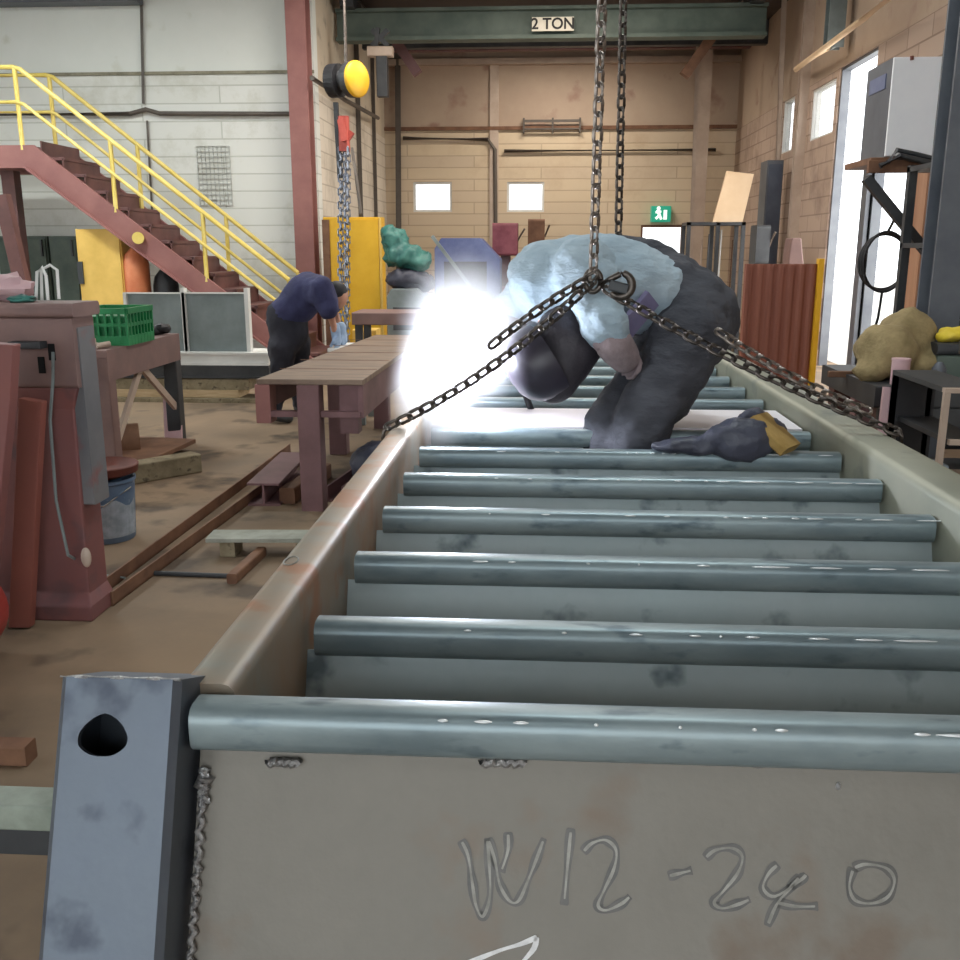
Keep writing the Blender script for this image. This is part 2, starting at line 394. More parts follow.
td.materials.append(M['letter']); tmp = bpy.data.objects.new('tmp', td); COL.objects.link(tmp); tme = bpy.data.meshes.new_from_object(tmp.evaluated_get(bpy.context.evaluated_depsgraph_get())); bpy.data.objects.remove(tmp)
to = bpy.data.objects.new('lettering', tme); COL.objects.link(to); to.parent = sg
to.location = V((P(553,24,Y=13.65).x, 13.652, P(553,24,Y=13.65).z))-V(g['_o']); to.rotation_euler = (math.pi/2, 0, 0)
for x in (gx0+.1, gx1-.25):
    MB().box(x, x+.18, 13.5, 14.1, gz1, gz1+.15, .02).build('end_truck', M['dkgrey'], g)
# runway beams the crane rolls on
for n, (x, lb) in enumerate(((gx0+.19, 'dark steel crane runway beam along the left side under the ceiling'), (gx1-.16, 'dark steel crane runway beam along the right side under the ceiling'))):
    zt = gz1+.15
    tag((MB().box(x-.02, x+.02, 13.0, 17.9, zt, ZC).box(x-.1, x+.1, 13.0, 17.9, zt+0.0, zt+.02)).build('runway_beam', M['dkgrey']), lb, 'beam')
def beam(name, a, b, w, h, m, label, cat='beam', up=(0,0,1), c=0, group=None):
    return tag(MB().bar(a, b, w, h, up, c).build(name, M[m]), label, cat, group)
beam('diagonal_brace', P(380,18,Y=14.6), P(418,74,Y=14.6), .14, .14, 'tablered', 'red-brown diagonal ceiling brace by the left end of the crane girder')
beam('diagonal_brace', P(724,20,Y=14.6), P(684,76,Y=14.6), .14, .14, 'brown', 'brown diagonal ceiling brace below the right end of the crane girder')
beam('roof_joist', (XL, 16.0, ZC-.17), (XR, 16.0, ZC-.17), .16, .34, 'dkgrey', 'dark roof joist crossing the bay behind the crane girder')
beam('roof_joist', (XL, 17.2, ZC-.08), (XR, 17.2, ZC-.08), .14, .16, 'tablered', 'red-brown roof joist closest to the back wall')
# trolley stub on the left: bracket with a dark hanging box
t = empty('hoist_trolley', P(385,50,Y=13.2), 'grey and dark hoist trolley with a hanging box below the crane girder end', 'hoist')
c0 = P(368,52,Y=13.2); c1 = P(393,52,Y=13.2)
MB().bar(c0, c1, .16, .12, c=.02).build('trolley_frame', M['pipe'], t)
MB().bar(P(378,28,Y=13.2), P(376,48,Y=13.2), .05, .08).bar(P(372,30,Y=13.2), P(388,46,Y=13.2), .05, .06).bar(P(388,30,Y=13.2), P(372,46,Y=13.2), .05, .06).build('linkage', M['dkgrey'], t)
MB().bar(P(382,57,Y=13.2), P(383,97,Y=13.2), .14, .14, up=(0,1,0), c=.01).build('control_box', M['dkgrey'], t)

# red-brown column by the white wall
cx = P(301,100,Y=12.15).x
tag((MB().box(cx-.12, cx+.12, 12.02, 12.045, 0, ZC).box(cx-.12, cx+.12, 12.26, 12.285, 0, ZC).box(cx-.012, cx+.012, 12.045, 12.26, 0, ZC)).build('steel_column', M['redcol'], bevel=.003),
    'tall red-brown steel column at the end of the white wall, behind the bent worker', 'column')
# wall pipes
def pipe(pts, r, m, label, name='wall_pipe', cat='pipe'):
    return tag(MB().tube(pts, r, 10).build(name, M[m], smooth=True), label, cat)
zc1 = P(0,115,Y=12.45).z
pipe([(-8.1, 12.44, zc1), (P(130,115,Y=12.44).x, 12.44, zc1), (P(146,111,Y=12.44).x, 12.44, zc1+.05), (P(160,115,Y=12.44).x, 12.44, zc1), (XL-.05, 12.44, zc1-.02)], .028, 'pipedk', 'dark horizontal conduit running across the white wall above the stairs')
pipe([(P(143,0,Y=12.46).x, 12.46, 4.7), (P(143,100,Y=12.46).x, 12.46, zc1+.12)], .018, 'pipedk', 'thin upright conduit on the white wall, above the dark horizontal conduit')
pipe([(P(147,120,Y=12.46).x, 12.46, zc1-.08), (P(150,200,Y=12.46).x, 12.46, 1.2)], .014, 'pipedk', 'thin upright conduit on the white wall, below the dark horizontal conduit')
tag(MB().box(-8.1, P(138,2,Y=12.3).x, 12.2, 12.46, P(100,3,Y=12.3).z, P(100,3,Y=12.3).z+.3, .01).build('air_duct', M['bluegrey']), 'dark grey duct along the top of the white wall', 'duct')
gm = MB()
for i in range(9):
    x = P(196,150,Y=12.46).x+i*.052; gm.box(x, x+.004, 12.475, 12.49, P(200,205,Y=12.46).z, P(200,146,Y=12.46).z)
z0 = P(200,205,Y=12.46).z; z1 = P(200,146,Y=12.46).z
for i in range(12):
    z = z0+(z1-z0)*i/11; gm.box(P(195,150,Y=12.46).x, P(229,150,Y=12.46).x, 12.474, 12.491, z-.002, z+.002)
tag(gm.build('wall_grille', mat('pale_wire', (176,178,174), (186,188,184), .6)), 'pale grey wire grid fixed on the white wall between stairs and column', 'grille')
zp = P(440,138,Y=17.94).z
pipe([(P(403,137,Y=17.94).x, 17.94, zp), (P(488,138,Y=17.94).x, 17.94, zp-.03), (P(495,146,Y=17.94).x, 17.94, zp-.2), (P(496,240,Y=17.94).x, 17.94, .9)], .035, 'pipedk', 'dark pipe running along the back wall and bending down beside the right-hand small window')
pipe([(P(504,151,Y=17.9).x, 17.94, P(504,151,Y=17.94).z), (P(716,153,Y=17.9).x, 17.94, P(504,151,Y=17.94).z)], .03, 'pipedk', 'dark horizontal pipe along the middle of the back wall')
pipe([(P(398,80,Y=17.9).x, 17.9, 4.6), (P(398,240,Y=17.9).x, 17.9, .6)], .05, 'pipedk', 'dark upright pipe in the left corner of the back wall')
rk = MB()
za, zb = P(550,121,Y=17.9).z, P(550,129,Y=17.9).z; xa, xb = P(523,120,Y=17.9).x, P(581,120,Y=17.9).x
rk.box(xa, xb, 17.86, 17.9, za-.02, za+.02).box(xa, xb, 17.86, 17.9, zb-.012, zb+.012)
for x in (xa, (xa+xb)/2, xb-.03): rk.box(x, x+.03, 17.86, 18.0, zb-.06, za+.05)
tag(rk.build('wall_rack', M['pipedk']), 'empty dark two-rail rack high on the back wall', 'rack')
# uprights along the right wall
def upright(px, py, Y, w, m, label, z0=0, z1=ZC, d=None, name='steel_column', cat='column'):
    x = P(px, py, Y=Y).x; d = d or w
    return tag((MB().box(x-w/2, x+w/2, Y, Y+.02, z0, z1).box(x-w/2, x+w/2, Y+d-.02, Y+d, z0, z1).box(x-.012, x+.012, Y+.02, Y+d-.02, z0, z1)).build(name, M[m]), label, cat)
upright(803, 150, 13.3, .19, 'pipe', 'beige-brown wall column between the two bright right-wall windows', d=.12)
upright(704, 100, 17.3, .22, 'pipe', 'pale brown column near the back right corner', d=.2)
pipe([(P(697,60,Y=16.2).x, 16.2, 4.7), (P(697,160,Y=16.2).x, 16.2, 0)], .03, 'pipe', 'thin pale upright pipe left of the column near the back right corner')
pipe([(P(780,60,Y=14.2).x, 14.2, 4.7), (P(778,240,Y=14.2).x, 14.2, 0)], .035, 'pipe', 'thin pale upright pipe left of the small slit window in the right wall')
pipe([P(900,-10,Y=8.6), P(862,20,Y=10.0), P(796,69,Y=13.0)], .032, 'board', 'pale diagonal pipe high under the roof, passing above the tall doorway')
pipe([P(828,48,Y=11.7), P(796,70,Y=13.2)], .028, 'board', 'short pale pipe joining the long diagonal pipe at its low end')
upright(836, 40, 11.6, .18, 'grey', 'grey bracket box over the tall doorway', z0=3.55, z1=4.5, name='junction_box', cat='box')
upright(973, 60, 5.6, .17, 'bluegrey', 'dark blue-grey steel column at the right edge beside the wall cabinet', d=.2)
upright(796, 200, 14.5, .16, 'dkgrey', 'dark upright between the slit window and the beige-brown column', d=.15)
# exit sign
ex = empty('exit_sign', P(660,214,Y=17.8), 'small green and white exit sign above the bright back doorway', 'sign')
e0, e1 = P(651,222,Y=17.85), P(671,206,Y=17.85)
MB().box(e0.x, e1.x, 17.82, 18.0, e0.z, e1.z, .01).build('case', M['teal'], ex)
em = MB(); ew = e1.x-e0.x; eh = e1.z-e0.z
def epx(u, v): return V((e0.x+u*ew, 17.815, e0.z+v*eh))
em.box(epx(.62,0).x, epx(.8,0).x, 17.812, 17.82, epx(0,.15).z, epx(0,.75).z)
em.bar(epx(.3,.75), epx(.42,.42), .008, .05).bar(epx(.42,.42), epx(.22,.2), .008, .045).bar(epx(.42,.42), epx(.52,.15), .008, .045).bar(epx(.2,.6), epx(.5,.66), .008, .035)
em.ell(epx(.36,.85), (.035,.006,.035), 10, 6)
em.build('pictogram', M['exitw'], ex)
# unseen ceiling lamps, added to brighten the work and the walls
def lamp(x, y, e, col=(1,.96,.9), sx=1.4, sy=.35):
    t = empty('added_ceiling_lamp', (x, y, ZC-.22), 'added unseen strip lamp under the ceiling at %.0f metres along the bay, %s side' % (y, 'left' if x < -3 else 'middle' if x < 1 else 'right'), 'lamp', 'added strip lamps under the ceiling')
    (MB().box(x-sx/2, x+sx/2, y-sy/2, y+sy/2, ZC-.16, ZC-.10).box(x-sx/2, x-sx/2+.04, y-.03, y+.03, ZC-.10, ZC).box(x+sx/2-.04, x+sx/2, y-.03, y+.03, ZC-.10, ZC)).build('housing', M['white'], t)
    MB().box(x-sx/2+.04, x+sx/2-.04, y-sy/2+.03, y+sy/2-.03, ZC-.18, ZC-.16).build('diffuser', M['lamp'], t)
    l = bpy.data.lights.new('tube', 'AREA'); l.shape = 'RECTANGLE'; l.size = sx; l.size_y = sy; l.energy = e; l.color = col
    o = bpy.data.objects.new('tube', l); COL.objects.link(o); o.parent = t; o.location = (0, 0, .03)
LAMP_E = 80; ARC_E = 58; SMOKE_D = 10
for (x, y, e, c) in ((-5.2,8.8,1.9,(.93,1,.99)), (-5.2,4.2,.55,(1,.97,.93)), (-1.4,10.2,1.4,(1,.93,.84)), (0.2,7.0,.8,(1,.97,.94)), (.3,12.2,.9,(1,.88,.75)), (.3,16.3,1.0,(1,.89,.76)), (.6,3.4,.75,(.88,.98,1)), (0,-1.5,.12,(.85,.97,1))):
    lamp(x, y, LAMP_E*e, c)
# ------------------------------------------------------------------ yellow-railed stair
Yn, Yf = 10.8, 11.75
st = empty('steel_stair', P(320,372,Y=Yn)*1, 'red-brown steel stair with yellow pipe railings climbing left along the white wall', 'stair')
st.location.z = 0; st['_o'] = (st.location.x, Yn, 0); st.location.y = Yn
a = P(33,145,Y=Yn); b = P(207,278,Y=Yn)          # top edge of the near stringer
sl = (b.z-a.z)/(b.x-a.x); xe = b.x+(0-b.z)/sl
zpf = a.z
for Y, nm in ((Yn, 1), (Yf, 2)):
    mb = MB()
    h = .34
    poly = [V((a.x, Y, zpf)), V((xe, Y, .0)), V((xe-.33, Y, 0)), V((a.x-.10, Y, zpf-.24)), V((-8.1, Y, zpf-.24)), V((-8.1, Y, zpf))]
    mb.prism(poly, (0, .05, 0)); 
    mb.bar(V((a.x-.10, Y-.0, zpf-.24)), V((xe-.35, Y-.0, 0.02)), .1, .02)
    mb.build('stringer', M['redcol'], st)
nst = 14
for i in range(nst):
    x = a.x+(xe-a.x)*(i+.8)/nst; z = zpf+sl*(x-a.x)+.02
    MB().box(x-.14, x+.13, Yn+.05, Yf, z-.035, z, .004).box(x-.13, x-.115, Yn+.05, Yf, z, z+.17).build('tread', M['reddk'], st)
MB().box(-8.1, a.x, Yn+.05, Yf, zpf-.06, zpf-.01).build('landing', M['redcol'], st)
def rail(pa, pm, pb, Y, m='yellow'):
    A, B = P(*pm, Y=Y), P(*pb, Y=Y)
    MB().tube([V((-8.0, Y, A.z)), A-V((.05,0,0)), A+(B-A)*.01, B], .026, 8).build('handrail', M[m], st)
    return A, B
for (Y, pm, pb, mids, posts) in ((Yn+.02, (17,67), (289,280), (18,102), ((14,66,140),(111,152,205),(204,236,277))),
                                 (Yf-.02, (50,75), (298,273), (50,112), ((49,76,146),(137,145,205),(226,218,275)))):
    A, B = rail(None, pm, pb, Y)
    drop = P(*pm, Y=Y).z-P(*mids, Y=Y).z
    MB().tube([V((-8.0, Y, A.z-drop)), A-V((.05,0,drop)), A+(B-A)*.01-V((0,0,drop)), B-V((0,0,drop))], .02, 8).build('mid_rail', M['yellow'], st)
    MB().tube([B, B-V((0,0,drop))], .024, 8).build('railing_post', M['yellow'], st)
    for (x, yt, yb) in posts:
        top = P(x, yt, Y=Y); X = top.x
        zt = A.z if X < A.x else A.z+(B.z-A.z)*(X-A.x)/(B.x-A.x)
        zb = zpf if X < a.x else zpf+sl*(X-a.x)
        MB().tube([V((X, Y, zt)), V((X, Y, zb-.05))], .026, 8).build('railing_post', M['yellow'], st)
# round yellow lamp on the stringer
MB().cyl(P(138,238,Y=Yn-.08), P(138,238,Y=Yn), .065, n=20).build('round_reflector', M['yellow'], st)
# stair support leg and brace at far left
beam('support_post', (P(10,170,Y=Yn+.4).x, Yn+.4, 0), (P(10,170,Y=Yn+.4).x, Yn+.4, zpf-.24), .15, .15, 'reddk', 'dark red-brown post holding up the stair landing at the left edge', 'post')
beam('diagonal_brace', P(2,195,Y=9.6), (P(28,300,Y=9.6).x+.1, 9.6, 0), .13, .1, 'reddk', 'dark red-brown leaning steel bar under the stair landing, behind the press', 'beam')
# under the stair: lockers, panel, drum
for i, (x0, x1, m, lb) in enumerate(((0, 22, 'dkgreen', 'dark green locker farthest left under the stair landing'), (24, 50, 'dkgreen', 'middle dark green locker under the stair landing'), (52, 80, 'dkgreen', 'dark green locker beside the orange-yellow panel'))):
    mg = mat('dkgreen', (70,84,76), (90,102,92), .6, scale=4)
    A, B = P(x0,270,Y=12.0), P(x1,270,Y=12.0); B.z = P(x1,236,Y=12.0).z
    o = empty('locker', (A.x, 12.0, 0), lb, 'locker', 'lockers under the stair')
    MB().box(A.x, B.x, 12.0, 12.4, 0, B.z, .01).build('cabinet_body', mg, o)
    d = MB().box(A.x+.02, B.x-.02, 11.975, 12.0, .05, B.z-.04, .004).build('door', mg, o)
    MB().box(B.x-.07, B.x-.05, 11.95, 11.975, 1.3, 1.5).build('handle', M['dkgrey'], d)
A, B = P(83,310,Y=10.95), P(120,229,Y=10.95)
o = empty('storage_cabinet', (A.x, 10.95, 0), 'worn orange-yellow steel cabinet standing under the stair', 'cabinet')
MB().box(A.x, B.x, 10.95, 11.25, 0, B.z, .01).build('cabinet_body', M['yorange'], o)
MB().box(A.x+.015, B.x-.015, 10.93, 10.95, .06, B.z-.03, .003).build('door', M['yorange'], o)
MB().box(A.x, A.x+.06, 10.91, 10.93, 1.0, 1.25).build('handle', M['dkgrey'], o)
A, B = P(127,300,Y=11.05), P(147,246,Y=11.05)
o = empty('gas_cylinder', ((A.x+B.x)/2, 11.05, 0), 'orange gas cylinder under the stair, right of the orange-yellow cabinet', 'cylinder')
r = (B.x-A.x)/2
MB().lathe([(r*.8,0),(r,.03),(r,B.z-.2),(r*.85,B.z-.1),(r*.4,B.z-.03),(r*.3,B.z)], 20, ((A.x+B.x)/2, 11.05, 0)).build('cylinder_body', M['orange'], o, smooth=True)
MB().lathe([(r*.4,0),(r*.5,.02),(r*.5,.1),(r*.3,.13)], 16, ((A.x+B.x)/2, 11.05, B.z-.01)).build('valve_cap', M['white'], o, smooth=True)
A, B = P(155,300,Y=11.2), P(177,268,Y=11.2)
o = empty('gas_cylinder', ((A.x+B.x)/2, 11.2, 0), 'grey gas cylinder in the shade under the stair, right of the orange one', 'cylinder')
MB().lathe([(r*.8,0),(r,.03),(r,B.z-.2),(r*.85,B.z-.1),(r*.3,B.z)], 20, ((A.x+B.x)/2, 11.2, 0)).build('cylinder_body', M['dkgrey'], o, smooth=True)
MB().lathe([(r*.4,0),(r*.5,.1),(r*.3,.13)], 16, ((A.x+B.x)/2, 11.2, B.z-.01)).build('valve_cap', M['rust'], o, smooth=True)

# ------------------------------------------------------------------ rack of grey sheets and beams by the stair foot
Y = 8.7
def Zf(py, Y): return P(300, py, Y=Y).z
zb = Zf(353, Y); xl = -4.7; xr = P(268,360,Y=Y).x
stack = [('steel_beam', 366, 353, 'white', 'white painted steel beam, topmost of the stack behind the left work table', 'beam'),
         ('steel_beam', 379, 366, 'dkgrey', 'dark steel beam lying directly under the white one', 'beam'),
         ('timber', 391, 380, 'wooddk', 'dirty brown timber under the dark beam', 'timber'),
         ('timber', 399, 391, 'wood', 'pale clean timber in the stack, above the lowest one', 'timber')]
for k, (nm, y0, y1, m, lb, ct) in enumerate(stack):
    mb = MB(); Z0, Z1 = Zf(y0, Y), Zf(y1, Y)
    if 'beam' in nm:
        mb.box(xl, xr, Y, Y+.4, Z1-.02, Z1).box(xl, xr, Y, Y+.4, Z0, Z0+.02).box(xl, xr, Y+.02, Y+.04, Z0+.02, Z1-.02)
    else: mb.box(xl+.2*k, xr-.1*k, Y+.02, Y+.36, Z0, Z1, .006)
    tag(mb.build(nm, M[m]), lb, ct)
z0 = Zf(399, Y)
tag(MB().box(xl, xr-.1, Y-.02, Y+.3, 0, z0).build('timber', M['wooddk'], bevel=.004), 'lowest grey-brown timber of the stack, lying on the floor', 'timber')
pc = M['white']
for (x0, x1, m, lb) in ((126, 181, 'grey', 'left grey sheet panel in a white frame standing on the white beam'), (184, 245, 'grey', 'right grey sheet panel in a white frame standing on the white beam')):
    A, B = P(x0,353,Y=Y), P(x1,293,Y=Y)
    o = empty('sheet_panel', ((A.x+B.x)/2, Y+.1, zb), lb, 'panel', 'framed grey sheets')
    MB().box(A.x, B.x, Y+.1, Y+.13, zb, B.z).build('sheet', M['grey'], o)
    f = MB(); w = .03
    f.box(B.x-w, B.x+.005, Y+.06, Y+.14, zb, B.z+.04).box(A.x, B.x-w, Y+.07, Y+.1, B.z-.012, B.z).box(A.x-.01, A.x+w-.01, Y+.06, Y+.14, zb, B.z)
    f.build('panel_frame', M['white'], o)
# ------------------------------------------------------------------ left work table
tx0, tx1, ty0, ty1, tz = -3.75, -2.6, 5.66, 6.86, .80
o = empty('work_table', (-3.1, 6.2, 0), 'brown steel work table with crossed bracing, the green basket on it', 'table')
MB().box(tx0, tx1, ty0, ty1, tz-.05, tz, .006).build('table_top', M['machine'], o)
MB().box(tx1-.03, tx1, ty0, ty1, tz-.19, tz-.05).box(tx0, tx1-.03, ty0, ty0+.03, tz-.19, tz-.05).build('apron', M['machine'], o)
for (x, y, m) in ((tx1-.05, ty0+.05, 'machine'), (tx1-.05, ty1-.05, 'dkgrey'), (tx0+.05, ty0+.05, 'machine'), (tx0+.05, ty1-.05, 'dkgrey')):
    MB().bar((x, y, 0), (x, y, tz-.05), .10, .10, up=(0,1,0), c=.008).build('leg', M[m], o)
MB().bar((tx1-.03, ty0+.55, tz-.16), (tx1-.03, ty1-.1, .28), .025, .05).build('brace', M['pipe'], o)
MB().bar((tx1-.03, ty0+.55, tz-.16), (tx1-.03, ty0+.1, .22), .025, .05).build('brace', M['pipe'], o)
MB().bar((tx0+.03, ty1-.04, tz-.16), (tx1-.1, ty1-.04, tz-.22), .03, .05).build('brace', M['dkgrey'], o)
# basket
A = P(78,336,Y=5.95); B = P(130,308,Y=5.95)
o = empty('basket', ((A.x+B.x)/2, 6.1, tz), 'green plastic basket on the left work table', 'basket')
bz = tz; bt = B.z
mb = MB()
bx0, bx1, by0, by1 = A.x, B.x-.03, 5.95, 6.35
for (p, q, r_, s_) in (((bx0,by0),(bx1,by0),0,0),((bx1,by0),(bx1,by1),0,0),((bx1,by1),(bx0,by1),0,0),((bx0,by1),(bx0,by0),0,0)):
    mb.bar((*p, bz+.03), (*q, bz+.03), .012, .06); mb.bar((*p, bt-.02), (*q, bt-.02), .03, .035); mb.bar((*p, (bz+bt)/2+.01), (*q, (bz+bt)/2+.01), .01, .022)
    L_ = (V((*q,0))-V((*p,0))); nn = max(4, int(L_.length/.045))
    for k in range(nn+1):
        c_ = V((*p,0))+L_*(k/nn); mb.bar((c_.x, c_.y, bz), (c_.x, c_.y, bt-.01), .014, .014, up=(0,1,0))
mb.box(bx0, bx1, by0, by1, bz, bz+.01)
mb.build('basket_body', M['greenb'], o)
MB().box(bx0+.02, bx1-.02, by0+.02, by1-.02, bz+.012, bt-.05, .02).build('liner', M['greenb'], o)
tag(MB().ell(P(160,329,Z=tz+.04), (.07,.06,.04), rough=.5, seed=4).ell(P(152,331,Z=tz+.03), (.05,.05,.03), rough=.5, seed=5).build('rag', M['black'], smooth=True), 'small black rag lump on the left work table beside the green basket', 'rag')
tag(MB().tube([P(93,340,Y=5.75), P(98,346,Y=5.75), P(110,344,Y=5.8)], .02).build('rag', M['pipe'], smooth=True), 'small grey rag hanging at the front of the left work table', 'rag')
# things under / around the left table
o = tag(MB().bar(P(174,445,Z=.0)+V((0,0,.0)), P(172,398,Y=P(174,445,Z=0).y+.12), .13, .02, up=(0,1,0)).build('steel_plate', M['pink']), 'pinkish primed plate leaning upright under the left work table', 'plate')
cA = V((-3.35, 6.0, .12)); cB = V((-2.72, 6.3, .12))
tag(MB().cyl(cA, cB, .12, n=20).build('steel_drum', M['brown'], smooth=True), 'rusty brown drum lying on its side under the left work table', 'drum')
p = [P(x, y, Z=.05) for x, y in ((100,462),(135,440),(196,443),(150,464))]
tag(MB().prism(p, (0,0,.03)).build('steel_plate', M['brown'], bevel=.003), 'flat brown plate resting near the floor in front of the left work table', 'plate')
p = [P(x, y, Z=.005) for x, y in ((112,460),(140,444),(186,446),(150,462))]
tag(MB().prism(p, (0,0,.045)).build('steel_plate', M['rustlid'], bevel=.003), 'dark red plate under the flat brown plate by the left work table', 'plate')
A, B = P(138,487,Z=0), P(205,470,Z=0)
tag(MB().bar(A+V((-.30,-.14,.06)), B+V((-.05,-.02,.06)), .14, .12, c=.01).build('timber', M['wooddk']), 'thick grey timber baulk lying on the floor behind the pail', 'timber')
# pail with rusty pan
pc_ = P(115,545,Z=0)+V((-.085,.12,0)); 
o = empty('pail', pc_, 'dented blue-grey pail with a torn pale label, beside the press', 'pail')
MB().lathe([(.125,0),(.13,.01),(.145,.29),(.152,.295),(.152,.31),(.14,.31),(.12,.02)], 28, pc_).build('pail_body', M['bucket'], o, smooth=True)
lm = MB(); n = 8
for k in range(n):
    a0 = math.radians(-75+k*10); a1 = math.radians(-65+k*10)
    q = [pc_+V((math.cos(a_)*r_, math.sin(a_)*r_, z)) for a_, z, r_ in ((a0,.03,.134),(a1,.03,.134),(a1,.2+.02*math.sin(k),.143),(a0,.2+.02*math.sin(k-1),.143))]
    lm.add(q, [[0,1,2,3]])
lm.build('label_sticker', M['label'], o)
MB().tube([pc_+V((-.15,-.02,.27)), pc_+V((-.08,-.14,.21)), pc_+V((.06,-.15,.2)), pc_+V((.15,-.03,.27))], .004).build('bail_handle', M['chainb'], o)
o = tag(MB().lathe([(.10,0),(.165,.025),(.172,.06),(.165,.065),(.13,.03),(.0001,.02)], 24, pc_+V((0,0,.312)), sx=1).build('pan', M['rustlid'], smooth=True), 'rusty red pan sitting on top of the blue-grey pail', 'pan')

# ------------------------------------------------------------------ press / machine at left
Yp = 3.4
xr_ = P(70,305,Y=Yp).x; zt = P(40,303,Y=Yp).z
o = empty('power_press', (-2.1, 3.6, 0), 'big brown and faded red press with a grey side, standing at the left edge', 'machine')
# tapered body
xb0 = -2.75; yb1 = Yp+.17
mb = MB()
def ring(x0,x1,y0,y1,z): return [V((x0,y0,z)),V((x1,y0,z)),V((x1,y1,z)),V((x0,y1,z))]
R = [ring(xb0, xr_-.02, Yp-.03, yb1, 0), ring(xb0, xr_-.02, Yp-.03, yb1, .06), ring(xb0, xr_-.04, Yp+.01, yb1, .10), ring(xb0, xr_-.035, Yp+.02, yb1, .82), ring(xb0, xr_-.01, Yp+.01, yb1, .9)]
vs = [v for r in R for v in r]; fs = [[4*i+k, 4*i+(k+1)%4, 4*i+4+(k+1)%4, 4*i+4+k] for i in range(len(R)-1) for k in range(4)]+[[3,2,1,0], [16,17,18,19]]
mb.add(vs, fs); mb.build('pedestal', M['machred'], o, bevel=.006)
MB().box(xb0, xr_, Yp, yb1, .9, zt-.05, .015).build('upper_housing', M['machine'], o)
MB().box(xr_-.04, xr_+.006, Yp+.03, yb1-.015, .45, zt-.09, .006).build('side_cover', M['machgrey'], o)
MB().box(xb0, xr_+.02, Yp-.03, yb1+.02, zt-.05, zt, .015).build('top_plate', M['machine'], o)
MB().box(xr_-.22, xr_-.1, Yp-.05, Yp, zt-.16, zt-.135, .004).build('lever', M['dkgrey'], o)
for (px, py) in ((52,352), (42,365)):
    c = P(px, py, Y=Yp); MB().box(c.x-.012, c.x+.012, Yp-.005, Yp+.002, c.z-.03, c.z+.03).build('slot', M['hole'], o)
c = P(80,535,Y=Yp-.03); MB().ell((c.x, Yp+.0, .25), (.02,.015,.04), 12, 8).build('cap', M['pipe'], o, smooth=True)
MB().tube([P(53,352,Y=Yp-.01), P(53,380,Y=Yp-.02), P(50,420,Y=Yp-.02), P(56,500,Y=Yp-.05), P(68,555,Y=Yp-.08), P(100,574,Z=.02), P(125,578,Z=.02)], .006, 8).build('cable', M['grey'], o, smooth=True)
# standing red boards in front-left of the press
def slab(pxs, Y, th, m, name, label, cat):
    p = [P(x, y, Y=Y) for x, y in pxs]
    for q in p:
        q.z = max(q.z, 0)
    return tag(MB().prism(p, (0, th, 0)).build(name, M[m], bevel=.004), label, cat)
slab(((-60,340),(13,345),(10,400),(-14,640),(-70,660)), 3.0, .05, 'machred', 'steel_sheet', 'dull red sheet standing at the left edge in front of the press', 'sheet')
slab(((18,398),(42,402),(38,470),(30,628),(8,628)), 3.28, .04, 'machor', 'steel_sheet', 'orange-red narrow sheet leaning against the front of the press', 'panel')
# red drum lying lower left
c = P(-44,640,Y=2.72)
tag(MB().lathe([(.02,0),(.12,.02),(.165,.06),(.17,.1),(.17,.5),(.16,.52),(.01,.53)], 28, (-1.73-.16, 2.55, .172), ax=(-.25,.97,0)).build('steel_drum', mat('bright_red_drum', (172,54,42), (156,48,40), .5, scale=4), smooth=True),
    'bright red drum lying on the floor at the left edge, in front of the press', 'drum')
# wire stand and clutter on top of the press
o = tag(MB().tube([P(36,300,Y=3.5), P(37,272,Y=3.5), P(42,267,Y=3.5), P(46,276,Y=3.5), P(48,300,Y=3.5)], .006).tube([P(42,300,Y=3.52), P(41,270,Y=3.52), P(50,265,Y=3.52), P(57,270,Y=3.52), P(59,299,Y=3.52)], .006).build('wire_hook', M['white'], smooth=True), 'bent white wire loops standing on top of the press', 'wire')
for q in o.data.vertices: pass
zt_ = zt
tag(MB().ell(V((P(10,300,Y=3.55).x, 3.55, zt+.045)), (.09,.07,.05), rough=.6, seed=2).build('rag', M['pink'], smooth=True), 'pinkish rag lump on top of the press at the left edge', 'rag')
tag(MB().ell(V((P(22,300,Y=3.45).x, 3.45, zt+.012)), (.05,.05,.014), rough=.6, seed=9).build('rag', M['tarpt'], smooth=True), 'thin green rag on top of the press beside the wire loops', 'rag')

# ------------------------------------------------------------------ floor steel
def flatbar(name, A, B, w, h, m, label, cat='steel section', kind='angle'):
    A = V(A); B = V(B); x, y, d = frame_of(B-A); mb = MB()
    if kind == 'angle': mb.bar(A+V((0,0,.004)), B+V((0,0,.004)), w, .008).bar(A+x*(w/2-.004)+V((0,0,h/2)), B+x*(w/2-.004)+V((0,0,h/2)), .008, h)
    elif kind == 'channel': mb.bar(A+V((0,0,.006)), B+V((0,0,.006)), w, .012).bar(A+x*(w/2)+V((0,0,h/2)), B+x*(w/2)+V((0,0,h/2)), .012, h).bar(A-x*(w/2)+V((0,0,h/2)), B-x*(w/2)+V((0,0,h/2)), .012, h)
    elif kind == 'beam': mb.bar(A+V((0,0,.006)), B+V((0,0,.006)), w, .012).bar(A+V((0,0,h-.006)), B+V((0,0,h-.006)), w, .012).bar(A+V((0,0,h/2)), B+V((0,0,h/2)), .012, h-.024)
    elif kind == 'tube': mb.bar(A+V((0,0,h/2)), B+V((0,0,h/2)), w, h, c=.008)
    return tag(mb.build(name, M[m]), label, cat)
flatbar('angle_iron', P(83,604,Z=0), P(286,452,Z=0), .07, .06, 'brown', 'long brown angle iron on the floor, the left one of the parallel pair')
flatbar('angle_iron', P(105,606,Z=0), P(300,462,Z=0), .07, .06, 'brown', 'long brown angle iron on the floor, the right one of the parallel pair')
